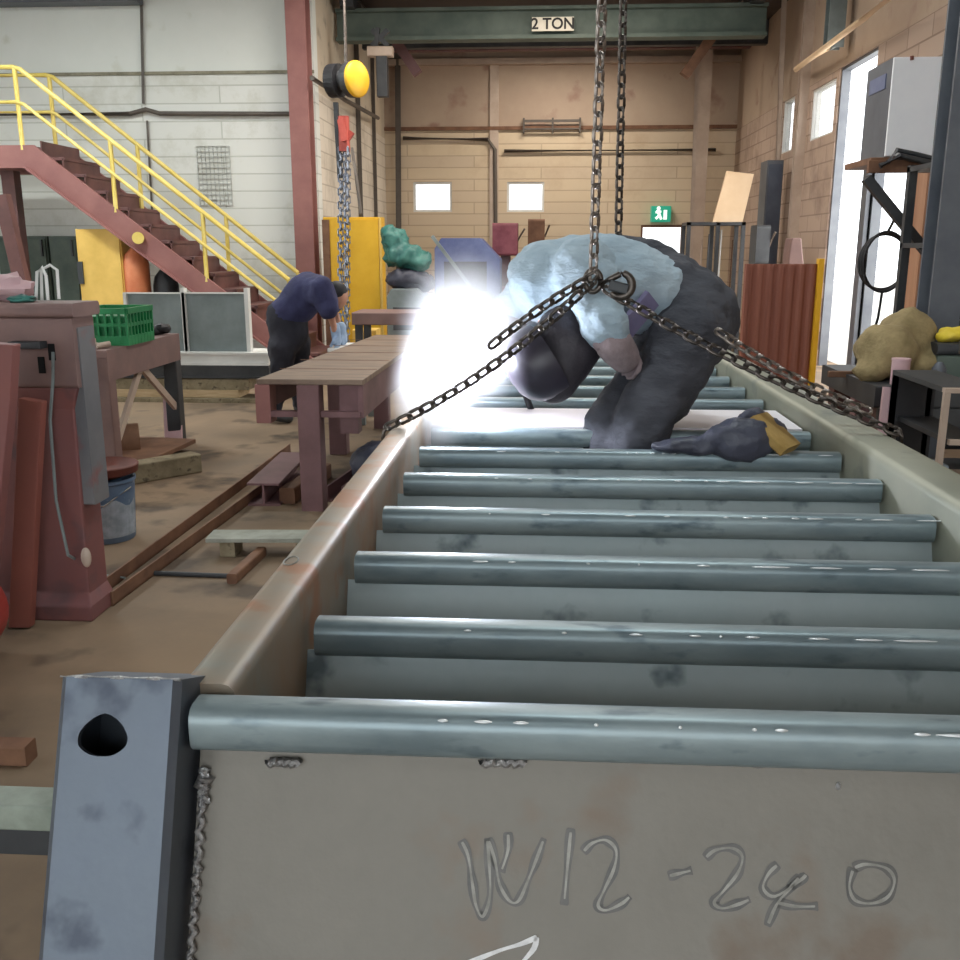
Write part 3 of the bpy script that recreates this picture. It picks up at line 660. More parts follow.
flatbar('steel_channel', P(264,506,Z=0), P(296,472,Z=0), .18, .13, 'tablered', 'red-brown steel channel on the floor by the near table leg', kind='beam')
A = P(205,543,Z=.07); B = P(330,543,Z=.07)
tag(MB().bar(A+V((0,.07,.012)), B+V((0,.07,.012)), .15, .02, c=.003).build('flat_bar', mat('pale_bar_paint', (166,168,156), (142,144,132), .7, scale=9)), 'pale grey flat bar lying across low blocks beside the stair frame', 'flat bar')
for x in (A.x+.1, B.x-.12):
    tag(MB().box(x-.035, x+.035, A.y+.01, A.y+.13, 0, .072, .004).build('wood_block', M['wooddk']), 'dark wood block under the %s end of the pale grey flat bar' % ('free' if x < -1.3 else 'frame-side'), 'block')
flatbar('steel_tube', P(232,584,Z=0), P(262,556,Z=0), .045, .045, 'brown', 'short thin rusty tube on the floor beneath the pale flat bar', kind='tube')
flatbar('steel_rod', P(150,575,Z=0), P(228,578,Z=0), .02, .02, 'dkgrey', 'thin dark rod across the floor beside the long angle irons', kind='tube')
A, B = P(-12,766,Z=0), P(28,766,Z=0)
tag(MB().box(A.x-.2, B.x, A.y, A.y+.06, 0, .06, .006).build('timber', M['brown']), 'short brown timber end on the floor at the left edge, near the frame post', 'timber')
# scrap heap beside the frame below the table
hp = [(V((-.86,4.75,.12)), .13), (V((-.74,5.2,.16)), .17), (V((-.95,5.6,.14)), .15), (V((-.72,5.9,.17)), .17)]
lbs = ['dark crumpled hose bundle nearest the table leg beside the stair frame', 'dark purple tarp lump beside the stair frame rail', 'dark crumpled tarp lump under the long table', 'dark tarp lump farthest along beside the stair frame']
for k, (c, r) in enumerate(hp):
    tag(lumpy('tarp_bundle', [(c, (r*1.2, r*1.3, r*.9)), (c+V((.07,.12,-.02)), (r*.8, r, r*.7))], M['tarpd'], voxel=.022, disp=.05, dscale=.07), lbs[k], 'bundle')
for k, (a_, b_, m, lb) in enumerate(((( -1.02,4.35,0),(-.78,5.6,0),'dkgrey','dark steel section on the floor, closest to the stair frame'), ((-1.14,5.2,0),(-1.0,6.3,0),'tablered','red-brown steel section on the floor under the long table'), ((-1.40,5.15,0),(-1.33,5.8,0),'brown','rusty steel section on the floor under the far end of the long table'))):
    flatbar('steel_section', a_, b_, .09, .09, m, lb, kind=('beam','channel','tube')[k])
# ------------------------------------------------------------------ long table in the middle
tz = .72
q = [P(256,379,Z=tz), P(364,379,Z=tz), P(421,335,Z=tz), P(375,335,Z=tz)]
yn_, yf_ = q[0].y, q[2].y; x0, x1 = q[0].x, q[1].x
o = empty('layout_table', ((x0+x1)/2, yn_, 0), 'long plate-topped steel table on red-brown legs, left of the stair frame', 'table')
xf0 = q[3].x; 
MB().prism([V((x0,yn_,tz-.03)), V((x1,yn_,tz-.03)), V((x1+.04,yf_,tz-.03)), V((xf0,yf_,tz-.03))], (0,0,.03)).build('table_top', M['tabletop'], o, bevel=.004)
for k in range(1, 6):
    yy = yn_+(yf_-yn_)*k/6
    MB().box(x0+.06*k/6, x1, yy-.004, yy+.004, tz, tz+.002).build('plate_joint', M['brown'], o)
MB().bar((x1-.02, yn_+.02, tz-.12), (x1+.02, yf_, tz-.12), .03, .18).build('side_rail', M['tablered'], o)
MB().bar((x0+.03, yn_+.02, tz-.10), (xf0+.03, yf_, tz-.10), .03, .13).build('side_rail', M['tablered'], o)
MB().bar((x0+.02, yn_+.03, tz-.19), (x1-.02, yn_+.03, tz-.19), .05, .03).build('cross_bar', M['tablered'], o)
MB().box(x0-.01, x0+.07, yn_, yn_+.12, tz-.24, tz-.03, .004).build('bracket', M['redcol'], o)
lx = P(303,450,Y=4.85).x
for (x, y) in ((lx, yn_+.03), (lx-.02, yf_-.2), (x1-.02, yf_-.25), (x0+.12, yf_-1.2)):
    MB().bar((x, y, 0), (x, y, tz-.03), .12, .12, up=(0,1,0), c=.006).build('leg', M['tablered'], o)
MB().box(x1-.14, x1-.04, yn_+.05, yn_+.15, tz-.3, tz-.03).build('bracket', M['tablered'], o)
# ------------------------------------------------------------------ the stair frame being welded
S60 = math.radians(68); DN = V((0, -math.cos(S60), -math.sin(S60))); NM = V((0, -math.sin(S60), math.cos(S60)))
fr = empty('stair_frame', (.2, 1.0, .62), 'large raw steel stair frame with a row of grey treads, chained and being welded', 'stair frame')
XI0, XI1 = -.352, .845
LB = 5.4
RZ = .62
MB().bar((-.387, 1.024, (RZ+.9)/2), (-.387, LB, (RZ+.9)/2), .07, .9-RZ, c=.016).build('side_rail', M['railm'], fr, smooth=True)
MB().bar((.91, 1.024, (RZ+.9)/2), (.91, LB, (RZ+.9)/2), .13, .9-RZ, c=.022).build('side_rail', mat('pale_rail_steel', (134,138,124), (156,156,140), .5, .3, scale=2.0, c3=(120,126,116), spots=.6, rv=.1), fr, smooth=True)
def tread(y, z, xa, xb, first=False):
    yt = y
    h = .055
    b = MB().bar((xa, yt+h/2, z-h/2), (xb, yt+h/2, z-h/2), h, h, c=.017).build('tread_bar', M['bar'], fr, smooth=True)
    p0 = V((0, yt+.035, z-h)); L_ = .40 if first else .24
    a0 = V((xa if first else XI0, p0.y, p0.z)); a1 = V((xb if first else XI1, p0.y, p0.z))
    pl = MB().prism([a0, a1, a1+DN*L_, a0+DN*L_], -NM*.012).build('tread_plate', M['plate'] if first else M['barp'], fr)
    return p0, pl
Z1 = .895
p0, fpl = tread(.965, Z1, -.388, 1.0, True)
ys = [1.364+.3255*i for i in range(5)]
for i, y in enumerate(ys): tread(y-.028, .848, -.333+.0, .838)
for i, y in enumerate([2.975, 3.62, 3.95, 4.28, 4.61, 4.94]): tread(y-.028, .848, -.333, .838)
# wide plain landing plate behind the seventh tread
MB().bar((XI0+.01, 3.22, .838), (XI1-.01, 3.22, .838), .36, .012).build('landing_plate', mat('arc_glare_plate', (236,230,236), (244,240,244), .4, .0, scale=2), fr)  # reflected arc light is put into the plate's white colour
MB().bar((XI0+.3, LB-.03, .76), (XI1, LB-.03, .76), .06, .25).build('end_beam', M['barp'], fr)
# end post (square tube seen on its face, with a burned hole)
pw = .138; pxr = -.394; pxl = pxr-pw; pt = V((0, .966, .932)); pdp = .115; PL = .72
for q_, (y_, z_) in enumerate([(.965, Z1)]+[(y-.028, .848) for y in ys]):
    mb = MB(); xx = -.1
    while xx < .85:
        L_ = random.uniform(.006, .05)*(1.6 if xx > .35 else .6); mb.ell((xx, y_+.001, z_-.0035), (L_/2, .0022, .0018), 8, 5); xx += L_+random.uniform(.01, .16 if xx < .35 else .06)
    wv = mb.build('edge_glints', M['bare'], fr, smooth=True); wv['kind'] = 'stuff'; wv['label'] = 'painted glints of bare metal along the bar edge'  # glints on the bared bar edges, put in as pale dashes
def face(u, v, w=0): # u across from left, v down the face, w inward
    return V((pxl+u, 0, 0))+pt+DN*v-NM*w
hc = (.056, .064)
N_ = 48; mb = MB(); inner = []; outer = []; inn2 = []
rr = [1.0,1.03,.98,.94,.9,.96,1.05,1.12,1.05,.97,.95,1.0,1.08,1.0,.95,.93]
for k in range(N_):
    a_ = 6.28318*k/N_; q_ = rr[(k//3) % 16]*(1-(k % 3)/3)+rr[(k//3+1) % 16]*(k % 3)/3
    u = math.cos(a_)*.0245*q_*(1+.12*abs(math.cos(a_))); v = math.sin(a_)*.0235*q_
    inner.append(face(hc[0]+u, hc[1]+v)); inn2.append(face(hc[0]+u, hc[1]+v, .008))
    # outer rectangle point along this angle
    dx, dy = math.cos(a_), math.sin(a_); ts = []
    if dx > 1e-6: ts.append((pw-.008-hc[0])/dx)
    if dx < -1e-6: ts.append((.008-hc[0])/dx)
    if dy > 1e-6: ts.append((.14-hc[1])/dy)
    if dy < -1e-6: ts.append((0-hc[1])/dy)
    t_ = min(ts); outer.append(face(hc[0]+dx*t_, hc[1]+dy*t_))
# snap corner samples to true corners
for (cu, cv) in ((.008,0),(pw-.008,0),(pw-.008,.14),(.008,.14)):
    c_ = face(cu, cv); k = min(range(N_), key=lambda i: (outer[i]-c_).length); outer[k] = c_
vs = outer+inner+inn2
fs = [[k, (k+1) % N_, N_+(k+1) % N_, N_+k] for k in range(N_)]+[[N_+k, N_+(k+1) % N_, 2*N_+(k+1) % N_, 2*N_+k] for k in range(N_)]
mb.add(vs, fs)
c8 = .008
mb.add([face(c8,.14), face(pw-c8,.14), face(pw-c8,PL), face(c8,PL)], [[0,1,2,3]])
for s_, (u0, u1) in enumerate(((c8, 0), (pw-c8, pw))):       # rounded corner strips + sides
    mb.add([face(u0,0), face(u1,0,c8), face(u1,PL,c8), face(u0,PL)], [[0,1,2,3]])
    mb.add([face(u1,0,c8), face(u1,0,pdp), face(u1,PL,pdp), face(u1,PL,c8)], [[0,1,2,3]])
mb.add([face(0,0,pdp), face(pw,0,pdp), face(pw,PL,pdp), face(0,PL,pdp)], [[0,1,2,3]])
mb.add([face(c8,0), face(pw-c8,0), face(pw,0,c8), face(pw,0,pdp), face(0,0,pdp), face(0,0,c8)], [[0,1,2,3,4,5]])
mb.build('end_post', M['post'], fr)
mb = MB(); mb.tube([face(pw*k/10, 0, .002) for k in range(11)], [.0012+.0008*(k % 3) for k in range(11)], 6); mb.build('weld_bead', M['weld'], fr, smooth=True)
# weld beads post-to-plate
def on_plate(px, py, off=0.0):
    d = ray(px, py); o_ = V((0,0,HC)); t_ = (p0-o_).dot(NM)/d.dot(NM); return o_+d*t_+NM*off
mb = MB(); pts = []; rs = []
for k in range(70):
    py = 772+k*4.2; q_ = on_plate(206-(py-772)*.075, py, .004)
    pts.append(V((max(q_.x+.003*math.sin(k*1.7), pxr-.004), q_.y, q_.z))+NM*(.0015*math.sin(k*2.3))); rs.append(.0032+.0014*abs(math.sin(k*1.3))+(.005 if k < 4 else 0))
mb.tube(pts, rs, 8); mb.build('weld_bead', M['weldd'], fr, smooth=True)
mb = MB()
for k in range(9): mb.ell(on_plate(205+2*math.sin(k*2), 770+k*4.2, .006), (.006, .004, .005), 8, 6, rough=.5, seed=k)
mb.build('weld_spatter', M['weld'], fr, smooth=True)
for (xa, xb) in ((268,300), (480,524), (744,832)):
    A, B = on_plate(xa, 762, .006), on_plate(xb, 762, .006); mb = MB(); n = 14
    mb.tube([A.lerp(B, k/n)+V((0,0,.002*math.sin(k*2.1))) for k in range(n+1)], [.004+.002*abs(math.sin(k*1.9)) for k in range(n+1)], 7)
    mb.build('weld_bead', M['weldd'], fr, smooth=True)
MB().ell(on_plate(838,786,.001), (.003,.002,.005), 8, 6).build('weld_spatter', M['weld'], fr, smooth=True)
mb = MB()
for (x, y, z) in ((-.398,.995,.88), (-.397,.985,.86), (-.398,.985,.845)): mb.ell((x, y, z), (.005,.008,.012), 8, 6, rough=.5, seed=y)
mb.build('weld_bead', M['post'], fr, smooth=True)
# hand lettering W12-240 and the chalk stroke, laid flat on the plate
def stroke(pts, w, m, lift=.0008):
    P3 = [on_plate(x, y, lift) for x, y in pts]; fine = []
    for i in range(len(P3)-1):
        for k in range(4): fine.append(P3[i].lerp(P3[i+1], k/4))
    fine.append(P3[-1]); vs = []; n = len(fine)
    for i, p in enumerate(fine):
        d_ = (fine[min(i+1, n-1)]-fine[max(i-1, 0)]).normalized(); sd = NM.cross(d_).normalized()
        ww = w*(.9+.22*math.sin(i*.17))*(.75 if i in (0, n-1) else 1)
        vs += [p-sd*ww/2, p+sd*ww/2]
    return vs, [[2*i, 2*i+1, 2*i+3, 2*i+2] for i in range(n-1)]
def smooth_pts(pts, n=5):
    out = []
    for i in range(len(pts)-1):
        p_1 = pts[max(i-1,0)]; p0_ = pts[i]; p1_ = pts[i+1]; p2_ = pts[min(i+2, len(pts)-1)]
        for k in range(n):
            t = k/n
            out.append(tuple(.5*((2*p0_[j])+(-p_1[j]+p1_[j])*t+(2*p_1[j]-5*p0_[j]+4*p1_[j]-p2_[j])*t*t+(-p_1[j]+3*p0_[j]-3*p1_[j]+p2_[j])*t**3) for j in range(2)))
    out.append(pts[-1]); return out
letters = [[(461,840),(468,855),(472,880),(476,905),(483,916),(490,895),(489,860),(487,838)], [(488,838),(495,860),(500,885),(510,901),(519,900),(528,880),(536,860),(544,838)], [(508,832),(508,850),(501,872)],
           [(571,828),(568,860),(564,905)],
           [(583,852),(592,843),(606,840),(616,850),(614,868),(604,890),(598,905),(606,910),(622,903),(630,896)],
           [(668,876),(680,873),(692,870)],
           [(705,858),(715,850),(732,848),(742,856),(738,872),(724,890),(714,902),(722,908),(738,904),(750,899)],
           [(778,864),(768,874),(763,888),(775,896),(800,880),(806,874)], [(800,876),(788,890),(776,905),(767,926)], [(776,902),(795,906),(818,906)],
           [(853,868),(866,864),(886,868),(894,880),(888,896),(872,903),(855,900),(849,886),(853,868)]]
mk = MB(); mw = MB()
for Ls in letters:
    v_, f_ = stroke(smooth_pts(Ls), .0105, 'mark'); mk.add(v_, f_)
    v_, f_ = stroke(smooth_pts(Ls)[1:-1], .0034, 'markl', .0012); mw.add(v_, f_)
mko = mk.build('lettering', M['mark'], fpl); mw.build('lettering_wear', M['markl'], fpl)
ck = MB()
for Ls in ([(440,975),(470,962),(500,950),(520,944),(537,937)], [(537,937),(534,948),(524,960),(514,972)]):
    v_, f_ = stroke(smooth_pts(Ls, 3), .0055, 'chalk', .001); ck.add(v_, f_)
ck.build('chalk_mark', M['chalk'], fpl)
# pale stamp ring on the left rail
q_ = P(291,561,Z=.9); MB().tube([q_+V((math.cos(a_)*.011, math.sin(a_)*.022, .0005)) for a_ in [6.28318*k/16 for k in range(16)]], .0015, 5, closed=True).build('paint_ring', M['markl'], fr)
# trestle beams carrying the frame
for (y, lb, xs_, wd) in ((1.215, 'steel trestle with a pale grey top under the near end of the stair frame', -1.35, .055), (4.4, 'steel trestle under the far end of the stair frame', -.42, .12)):
    o = empty('trestle', (0, y, 0), lb, 'trestle')
    MB().bar((xs_, y, .60), (1.2, y, .60), wd, .04, c=.004).build('top_beam', mat('trestle_beam_paint', (150,158,146), (116,124,112), .7, scale=9), o)
    MB().bar((xs_, y, .56), (1.2, y, .56), wd*.9, .04).build('under_plate', M['dkgrey'], o)
    for x in (-.4, .9):
        for s_ in (-1, 1): MB().bar((x, y+s_*.03, .54), (x, y+s_*.18, 0), .06, .06).build('leg', M['dkgrey'], o)

# ------------------------------------------------------------------ chains
def link_mesh(name, L_, W_, r, m):
    pts = []; R_ = W_/2-r; h = L_/2-r-R_
    for k in range(7): a_ = math.pi*k/6; pts.append(V((R_*math.cos(a_), 0, h+R_*math.sin(a_))))
    for k in range(7): a_ = math.pi+math.pi*k/6; pts.append(V((R_*math.cos(a_), 0, -h+R_*math.sin(a_))))
    mb = MB().tube(pts, r, 8, closed=True); ob = mb.build(name, m, origin=(0,0,0), smooth=True); me = ob.data
    bpy.data.objects.remove(ob); return me
LK = link_mesh('link', .056, .036, .0052, M['chain']); LKb = link_mesh('link', .056, .036, .0052, M['chainb'])
def chain(label, pts, pitch=.0375, me=LK, scale=1., group=None, twist=0., name='lifting_chain'):
    pts = [V(p) for p in pts]; seg = [(pts[i+1]-pts[i]).length for i in range(len(pts)-1)]; T = sum(seg)
    pitch *= scale; n = int(T/pitch); o = empty(name, min(pts, key=lambda p: p.z), label, 'chain', group); og = V(o['_o'])
    def at(s):
        for i, L_ in enumerate(seg):
            if s <= L_ or i == len(seg)-1: return pts[i].lerp(pts[i+1], s/L_), (pts[i+1]-pts[i]).normalized()
            s -= L_
    for k in range(n+1):
        p, d = at(min(k*pitch, T)); x, y, z = frame_of(d, (0,1,0))
        a_ = math.radians(38 if k % 2 else -52)+twist+random.uniform(-.12, .12)
        x2 = x*math.cos(a_)+y*math.sin(a_); y2 = z.cross(x2)
        l = bpy.data.objects.new('link', me); COL.objects.link(l); l.parent = o
        m4 = Matrix((x2, y2, z)).transposed().to_4x4(); l.matrix_local = Matrix.Translation(p-og) @ m4 @ Matrix.Scale(scale, 4)
    return o
def sag(A, B, s, n=10, mid=V((0,0,-1))):
    return [A.lerp(B, k/n)+mid*(s*4*(k/n)*(1-k/n)) for k in range(n+1)]
HK = P(593,281,Y=2.78)
chain('bright hanging chain in front of the welder, running up out of the picture', [P(603,-30,Y=2.78), HK], me=LKb)
chain('darker second hanging chain, behind the bright one, dropping behind the welder', [P(624,-30,Y=3.5), P(617,300,Y=3.5)], scale=1.0)
LA = P(380,424,Z=.912)
chain('slack chain leg from the hook down over the left side of the stair frame', sag(HK+V((-.02,0,-.02)), V((-.424, LA.y, .905)), .035, 12)+[V((-.434, LA.y, .84)), V((-.434, LA.y-.01, .7))])
chain('short doubled chain length beside the left chain leg under the hook', sag(HK+V((-.01,-.03,.01)), P(486,350,Y=2.70), -.01), scale=.95)
RA = P(886,430,Z=.915)
chain('chain leg from the hook down over the right side of the stair frame', sag(HK+V((.05,0,-.03)), V((.985, RA.y, .91)), .02, 12)+[V((.99, RA.y, .86)), V((.99, RA.y, .72))])
chain('second chain strand lying just above the right chain leg near the rail', sag(P(722,334,Y=2.84), P(866,410,Y=2.80), .015, 8), me=LKb, scale=.95)
# clamp / grab hook where chains meet
o = empty('grab_hook', HK, 'dark grab hook and ring joining the chains in front of the welder', 'hook')
MB().tube([HK+V((.022*math.cos(a_), 0, .03*math.sin(a_))) for a_ in [6.28318*k/28 for k in range(28)]], .008, 8, closed=True).build('ring', M['chain'], o, smooth=True)
q_ = P(620,285,Y=2.76)
MB().tube([q_+V((.033*math.sin(a_), 0, .033*math.cos(a_))) for a_ in [k*.27 for k in range(16)]], [.009+.004*math.sin(k*.2) for k in range(16)], 10).tube([HK+V((.02,0,-.01)), q_+V((-.03,0,.015)), q_+V((0,0,.03))], .009).build('hook_body', M['chain'], o, smooth=True)
MB().bar(q_+V((-.03,0,.0)), q_+V((.02,0,-.012)), .025, .03, c=.005).build('clevis', M['dkgrey'], o)

# ------------------------------------------------------------------ chain hoist by the column
Y = 10.9
o = empty('chain_hoist', P(345,80,Y=Y), 'black and yellow hand chain hoist hanging near the red-brown column', 'hoist')
c = P(352,80,Y=Y); r = .19
MB().cyl(c+V((-.02,0,0)), c+V((.06,-.05,0)), r*.96, n=28).build('cover_rim', M['dkgrey'], o)
MB().lathe([(r*.2,0),(r*.9,0),(r*.97,.015),(r*.97,.04)], 28, c+V((.085,-.07,0)), ax=(-.85,.53,0)).build('yellow_cover', M['ycab'], o, smooth=True)
MB().cyl(c+V((-.24,.06,0)), c+V((-.13,.02,0)), r*.9, n=24).build('hand_wheel', M['black'], o)
MB().cyl(c+V((-.14,.02,0)), c+V((0,0,0)), .1, n=16).build('gearbox', M['dkgrey'], o)
MB().tube([c+V((-.06,0,.1)), V((c.x-.06, Y, ZC))], .018).build('suspension_rod', M['chain'], o)
cb = P(344,130,Y=Y)
MB().bar(cb+V((0,0,.14)), cb+V((0,0,-.22)), .11, .12, up=(0,1,0), c=.03).bar(cb+V((-.02,-.08,.1)), cb+V((.02,-.08,-.12)), .07, .03, up=(0,1,0)).bar(cb+V((.03,0,-.1)), cb+V((.09,0,-.02)), .05, .08, up=(0,1,0)).build('bottom_block', mat('hoist_red', (190,88,76), (168,72,62), .5, scale=6), o)
MB().bar(cb+V((-.08,0,.28)), cb+V((-.06,0,-.5)), .05, .05, up=(0,1,0)).build('load_rod', M['dkgrey'], o)
mb = MB()
def strand(px0, py0, px1, py1, Yy, w, label):
    A, B = P(px0, py0, Y=Yy), P(px1, py1, Y=Yy); mb = MB(); L_ = (B-A).length; n = int(L_/(w*1.15)); d = (B-A)/n
    for k in range(n):
        p = A+d*(k+.5); s_ = k % 2
        ex_ = V((w*.42, 0, 0)) if s_ else V((0, w*.42, 0))
        h_ = w*.55
        mb.tube([p+ex_+V((0,0,h_)), p+ex_-V((0,0,h_)), p-V((0,0,h_*1.5)), p-ex_-V((0,0,h_)), p-ex_+V((0,0,h_)), p+V((0,0,h_*1.5))], w*.17, 5, closed=True)
    return tag(mb.build('hoist_chain', M['hoistch'], smooth=True), label, 'chain')
strand(341, 140, 340, 372, Y-.02, .062, 'left strand of the grey hoist chain hanging from the red hook block')
strand(348, 148, 347, 372, Y-.07, .062, 'right strand of the grey hoist chain hanging from the red hook block')
strand(344.5, 150, 346, 368, Y+.1, .055, 'rear strand of the grey hoist chain in front of the ochre cabinet')
pipe([P(312,78,Y=11.9), P(345,100,Y=13.5), P(378,118,Y=16.5)], .03, 'pipedk', 'dark sloping cable along the side wall behind the chain hoist', 'cable', 'cable')
pipe([P(352,148,Y=11.8), P(356,175,Y=11.7), P(361,214,Y=11.6)], .02, 'pipedk', 'short dark cable dropping to the top of the ochre cabinet', 'cable', 'cable')
pipe([V((XL+.04, 15.2, 4.6)), V((XL+.04, 15.2, .2))], .035, 'pipedk', 'dark upright pipe on the cream side wall')
pipe([V((XL+.04, 16.6, 4.6)), V((XL+.04, 16.6, .2))], .03, 'pipedk', 'second dark upright pipe on the cream side wall, nearer the back corner')
# ochre cabinet
A, B = P(350,345,Y=11.93), P(381,217,Y=11.93)
o = empty('tall_cabinet', (B.x-.2, 11.93, 0), 'tall ochre yellow cabinet by the side wall behind the hoist chains', 'cabinet')
MB().box(P(326,300,Y=11.93).x, B.x, 11.93, 12.2, 0, B.z, .01).build('cabinet_body', M['ycab'], o)
MB().box(P(351,300,Y=11.93).x, B.x-.03, 11.905, 11.93, .08, B.z-.03, .004).build('door', M['ycab'], o)
MB().box(P(325,300,Y=11.93).x, P(332,300,Y=11.93).x, 11.915, 11.93, .08, B.z-.03).build('side_slot', M['brown'], o)
MB().box(B.x-.025, B.x+.002, 11.9, 11.93, 0, B.z).build('edge_trim', M['yorange'], o)
# ------------------------------------------------------------------ people
def hand(parent, wrist, palm_dir, side, curl, m, s=1., name='glove'):
    """palm with four curled fingers and a thumb from the palm's side, one continuous glove"""
    w = V(wrist); d = V(palm_dir).normalized(); sd = V(side); sd = (sd-d*sd.dot(d)).normalized(); nrm = V(curl); nrm = (nrm-d*nrm.dot(d)-sd*nrm.dot(sd)).normalized()
    L_ = .09*s; parts = [(w-d*.05*s, .037*s, w+d*.01*s, .034*s), (w, .031*s, w+d*L_*.5, .034*s)]
    for k in range(4):
        off = sd*((k-1.5)*.0215*s); ln = [.062,.074,.069,.054][k]*s
        b = w+d*L_*(.92-.05*abs(k-1.5))+off; parts.append((w+d*L_*.3+off*.8, .0175*s, b, .0135*s))
        p1_ = b+(d*.85+nrm*.5).normalized()*ln*.45; p2_ = p1_+(d*.3+nrm*.95).normalized()*ln*.38; p3_ = p2_+(-d*.35+nrm*.9).normalized()*ln*.3
        parts += [(b, .0122*s, p1_, .0115*s), (p1_, .0112*s, p2_, .0105*s), (p2_, .0102*s, p3_, .0092*s)]
    t0 = w+d*L_*.22-sd*.028*s; t1 = t0+(d*.6-sd*.7+nrm*.3).normalized()*.04*s; t2 = t1+(d*.8-sd*.1+nrm*.6).normalized()*.033*s
    parts += [(t0, .0165*s, t1, .0135*s), (t1, .013*s, t2, .0105*s)]
    return lumpy(name, parts, m, parent, voxel=.0065, smooth_it=2)
# --- the welder, bent over the frame
def W(px, py, Y): return P(px, py, Y=Y)
pel = W(690,318,3.17); hipN = W(688,338,3.06); hipF = W(678,335,3.28)
wst = W(652,294,3.17); che = W(605,282,3.16); shN = W(583,272,3.02); shF = W(560,272,3.30)
nk = W(556,305,3.14); hd = W(553,352,3.12)
kneeN = W(640,424,2.92); ankN = V((kneeN.x-.03, kneeN.y-.13, .40)); kneeF = W(612,428,3.02); ankF = V((kneeF.x-.08, kneeF.y-.1, .40))
elN = W(606,330,2.88); wrN = W(622,352,2.88)
elF = W(506,322,3.30); wrF = W(494,352,3.14)
o = V((.3, 2.8, 0)); 
body = lumpy('person', [
  (pel, .11, wst, .10), (wst, .10, che, .12), (che, .12, shN, .075), (che, .12, shF, .075), (che, .1, nk, .06), (nk, .058, hd, .06),
  (hd, (.085,.078,.11), Matrix.Rotation(math.radians(25), 3, 'Y')),
  (hipN, .095, kneeN, .06), (kneeN, .06, ankN, .042), (hipF, .095, kneeF, .06), (kneeF, .06, ankF, .042), (pel, .12, hipN, .09), (pel, .12, hipF, .09),
  (shN, .055, elN, .042), (elN, .042, wrN, .032), (shF, .055, elF, .042), (elF, .042, wrF, .032),
  (W(541,370,3.0), (.016,.02,.016)),
 ], M['skin'], voxel=.018, smooth_it=4, origin=(.3, 3.0, .30))
tag(body, 'welder bent double in light blue shirt and charcoal overalls, dark hood, welding on the frame', 'person')
lumpy('shirt', [
  (che, .155, W(628,288,3.13), .14), (che, .155, W(562,280,3.18), .140), (W(548,282,3.16), (.135,.16,.13)), (shN, .105, W(596,300,2.95), .088), (W(596,300,2.95), .085, W(606,326,2.89), .072), (W(606,326,2.89), .07, W(613,343,2.89), .055), (W(628,288,3.13), .14, W(652,294,3.15), .13),
  (shF, .1, W(528,300,3.28), .085), (W(528,300,3.28), .085, W(512,315,3.28), .07),
 ], M['shirt'], body, voxel=.013, smooth_it=5, disp=.035, dscale=.08)
lumpy('overalls', [
  (pel, .150, W(664,300,3.20), .150), (W(664,298,3.22), .146, W(636,277,3.27), .128), (W(640,276,3.27), .128, W(600,263,3.31), .095),
  (hipN, .122, W(668,382,2.99), .108), (W(668,382,2.99), .108, kneeN+V((.0,0,0)), .094), (kneeN, .094, ankN, .075),
  (hipF, .122, W(644,384,3.12), .104), (W(644,384,3.12), .104, kneeF, .092), (kneeF, .092, ankF, .075), (pel, .155, hipN, .125), (pel, .15, hipF, .12),
 ], M['overall'], body, voxel=.013, smooth_it=5, disp=.04, dscale=.09)
mb = MB(); a_ = W(655,296,2.985); b_ = W(607,336,2.86)
mb.bar(W(652,298,2.98), W(622,334,2.95), .02, .07, up=(0,-.3,1), c=.004); mb.build('shoulder_strap', mat('lavender_strap', (110,104,138), (130,124,156), .8, scale=12), body, smooth=True)
# welding helmet over the head: dark hood behind, shield in front tipped to the arc
lumpy('hood', [(W(571,318,3.10), .095, W(566,348,3.04), .105), (W(566,345,3.04), .115, W(553,376,3.02), .088)], M['hood'], body, voxel=.014, smooth_it=4, disp=.012, dscale=.06)
sh = MB(); cS = W(541,362,3.0); axd = (W(512,380,3.0)-W(575,340,3.04)).normalized()
ux, uy, _ = frame_of(axd, (0,1,0))
prof = [(.118,-.03),(.120,.0),(.116,.035),(.104,.065),(.082,.09),(.05,.106),(.001,.112)]
sh.lathe(prof, 28, cS, ax=axd); sh.build('welding_helmet', mat('dark_helmet_shell', (42,38,48), (54,49,60), .4, scale=8), body, smooth=True)
lens = cS+axd*.088; MB().bar(lens-V((0,.03,0)), lens+V((0,.03,0)), .02, .04, up=axd.cross(V((0,1,0))), c=.004).build('lens_window', M['black'], body)
hand(body, W(614,348,2.90), W(640,362,2.96)-W(614,348,2.90), (0,-1,.3), (.2,.3,-1), M['glove'], .92)
lumpy('cuff', [(W(614,344,2.88), .058, W(624,357,2.905), .050)], M['glove'], body, voxel=.012, smooth_it=3)
hand(body, W(498,346,3.14), V((-.8,-.2,-.45)), (0,-1,.1), (-.3,0,-1), M['glove'], 1.05)
lumpy('cuff', [(W(510,330,3.24), .062, W(498,346,3.15), .05)], M['glove'], body, voxel=.012, smooth_it=3)
for k_, an in ((0, ankN), (1, ankF)):
    lumpy('boot', [(an+V((.0,0,-.0)), .062, an+V((0,0,-.07)), .058), (an+V((.02,0,-.08)), .05, an+V((-.12,-.05,-.085)), .045)], M['black'], body, voxel=.013, smooth_it=3)
tag(MB().box(-.1, .62, 2.60, 3.10, 0, .24, .01).build('timber_step', M['wooddk']), 'low timber step the welder stands on inside the frame', 'step')
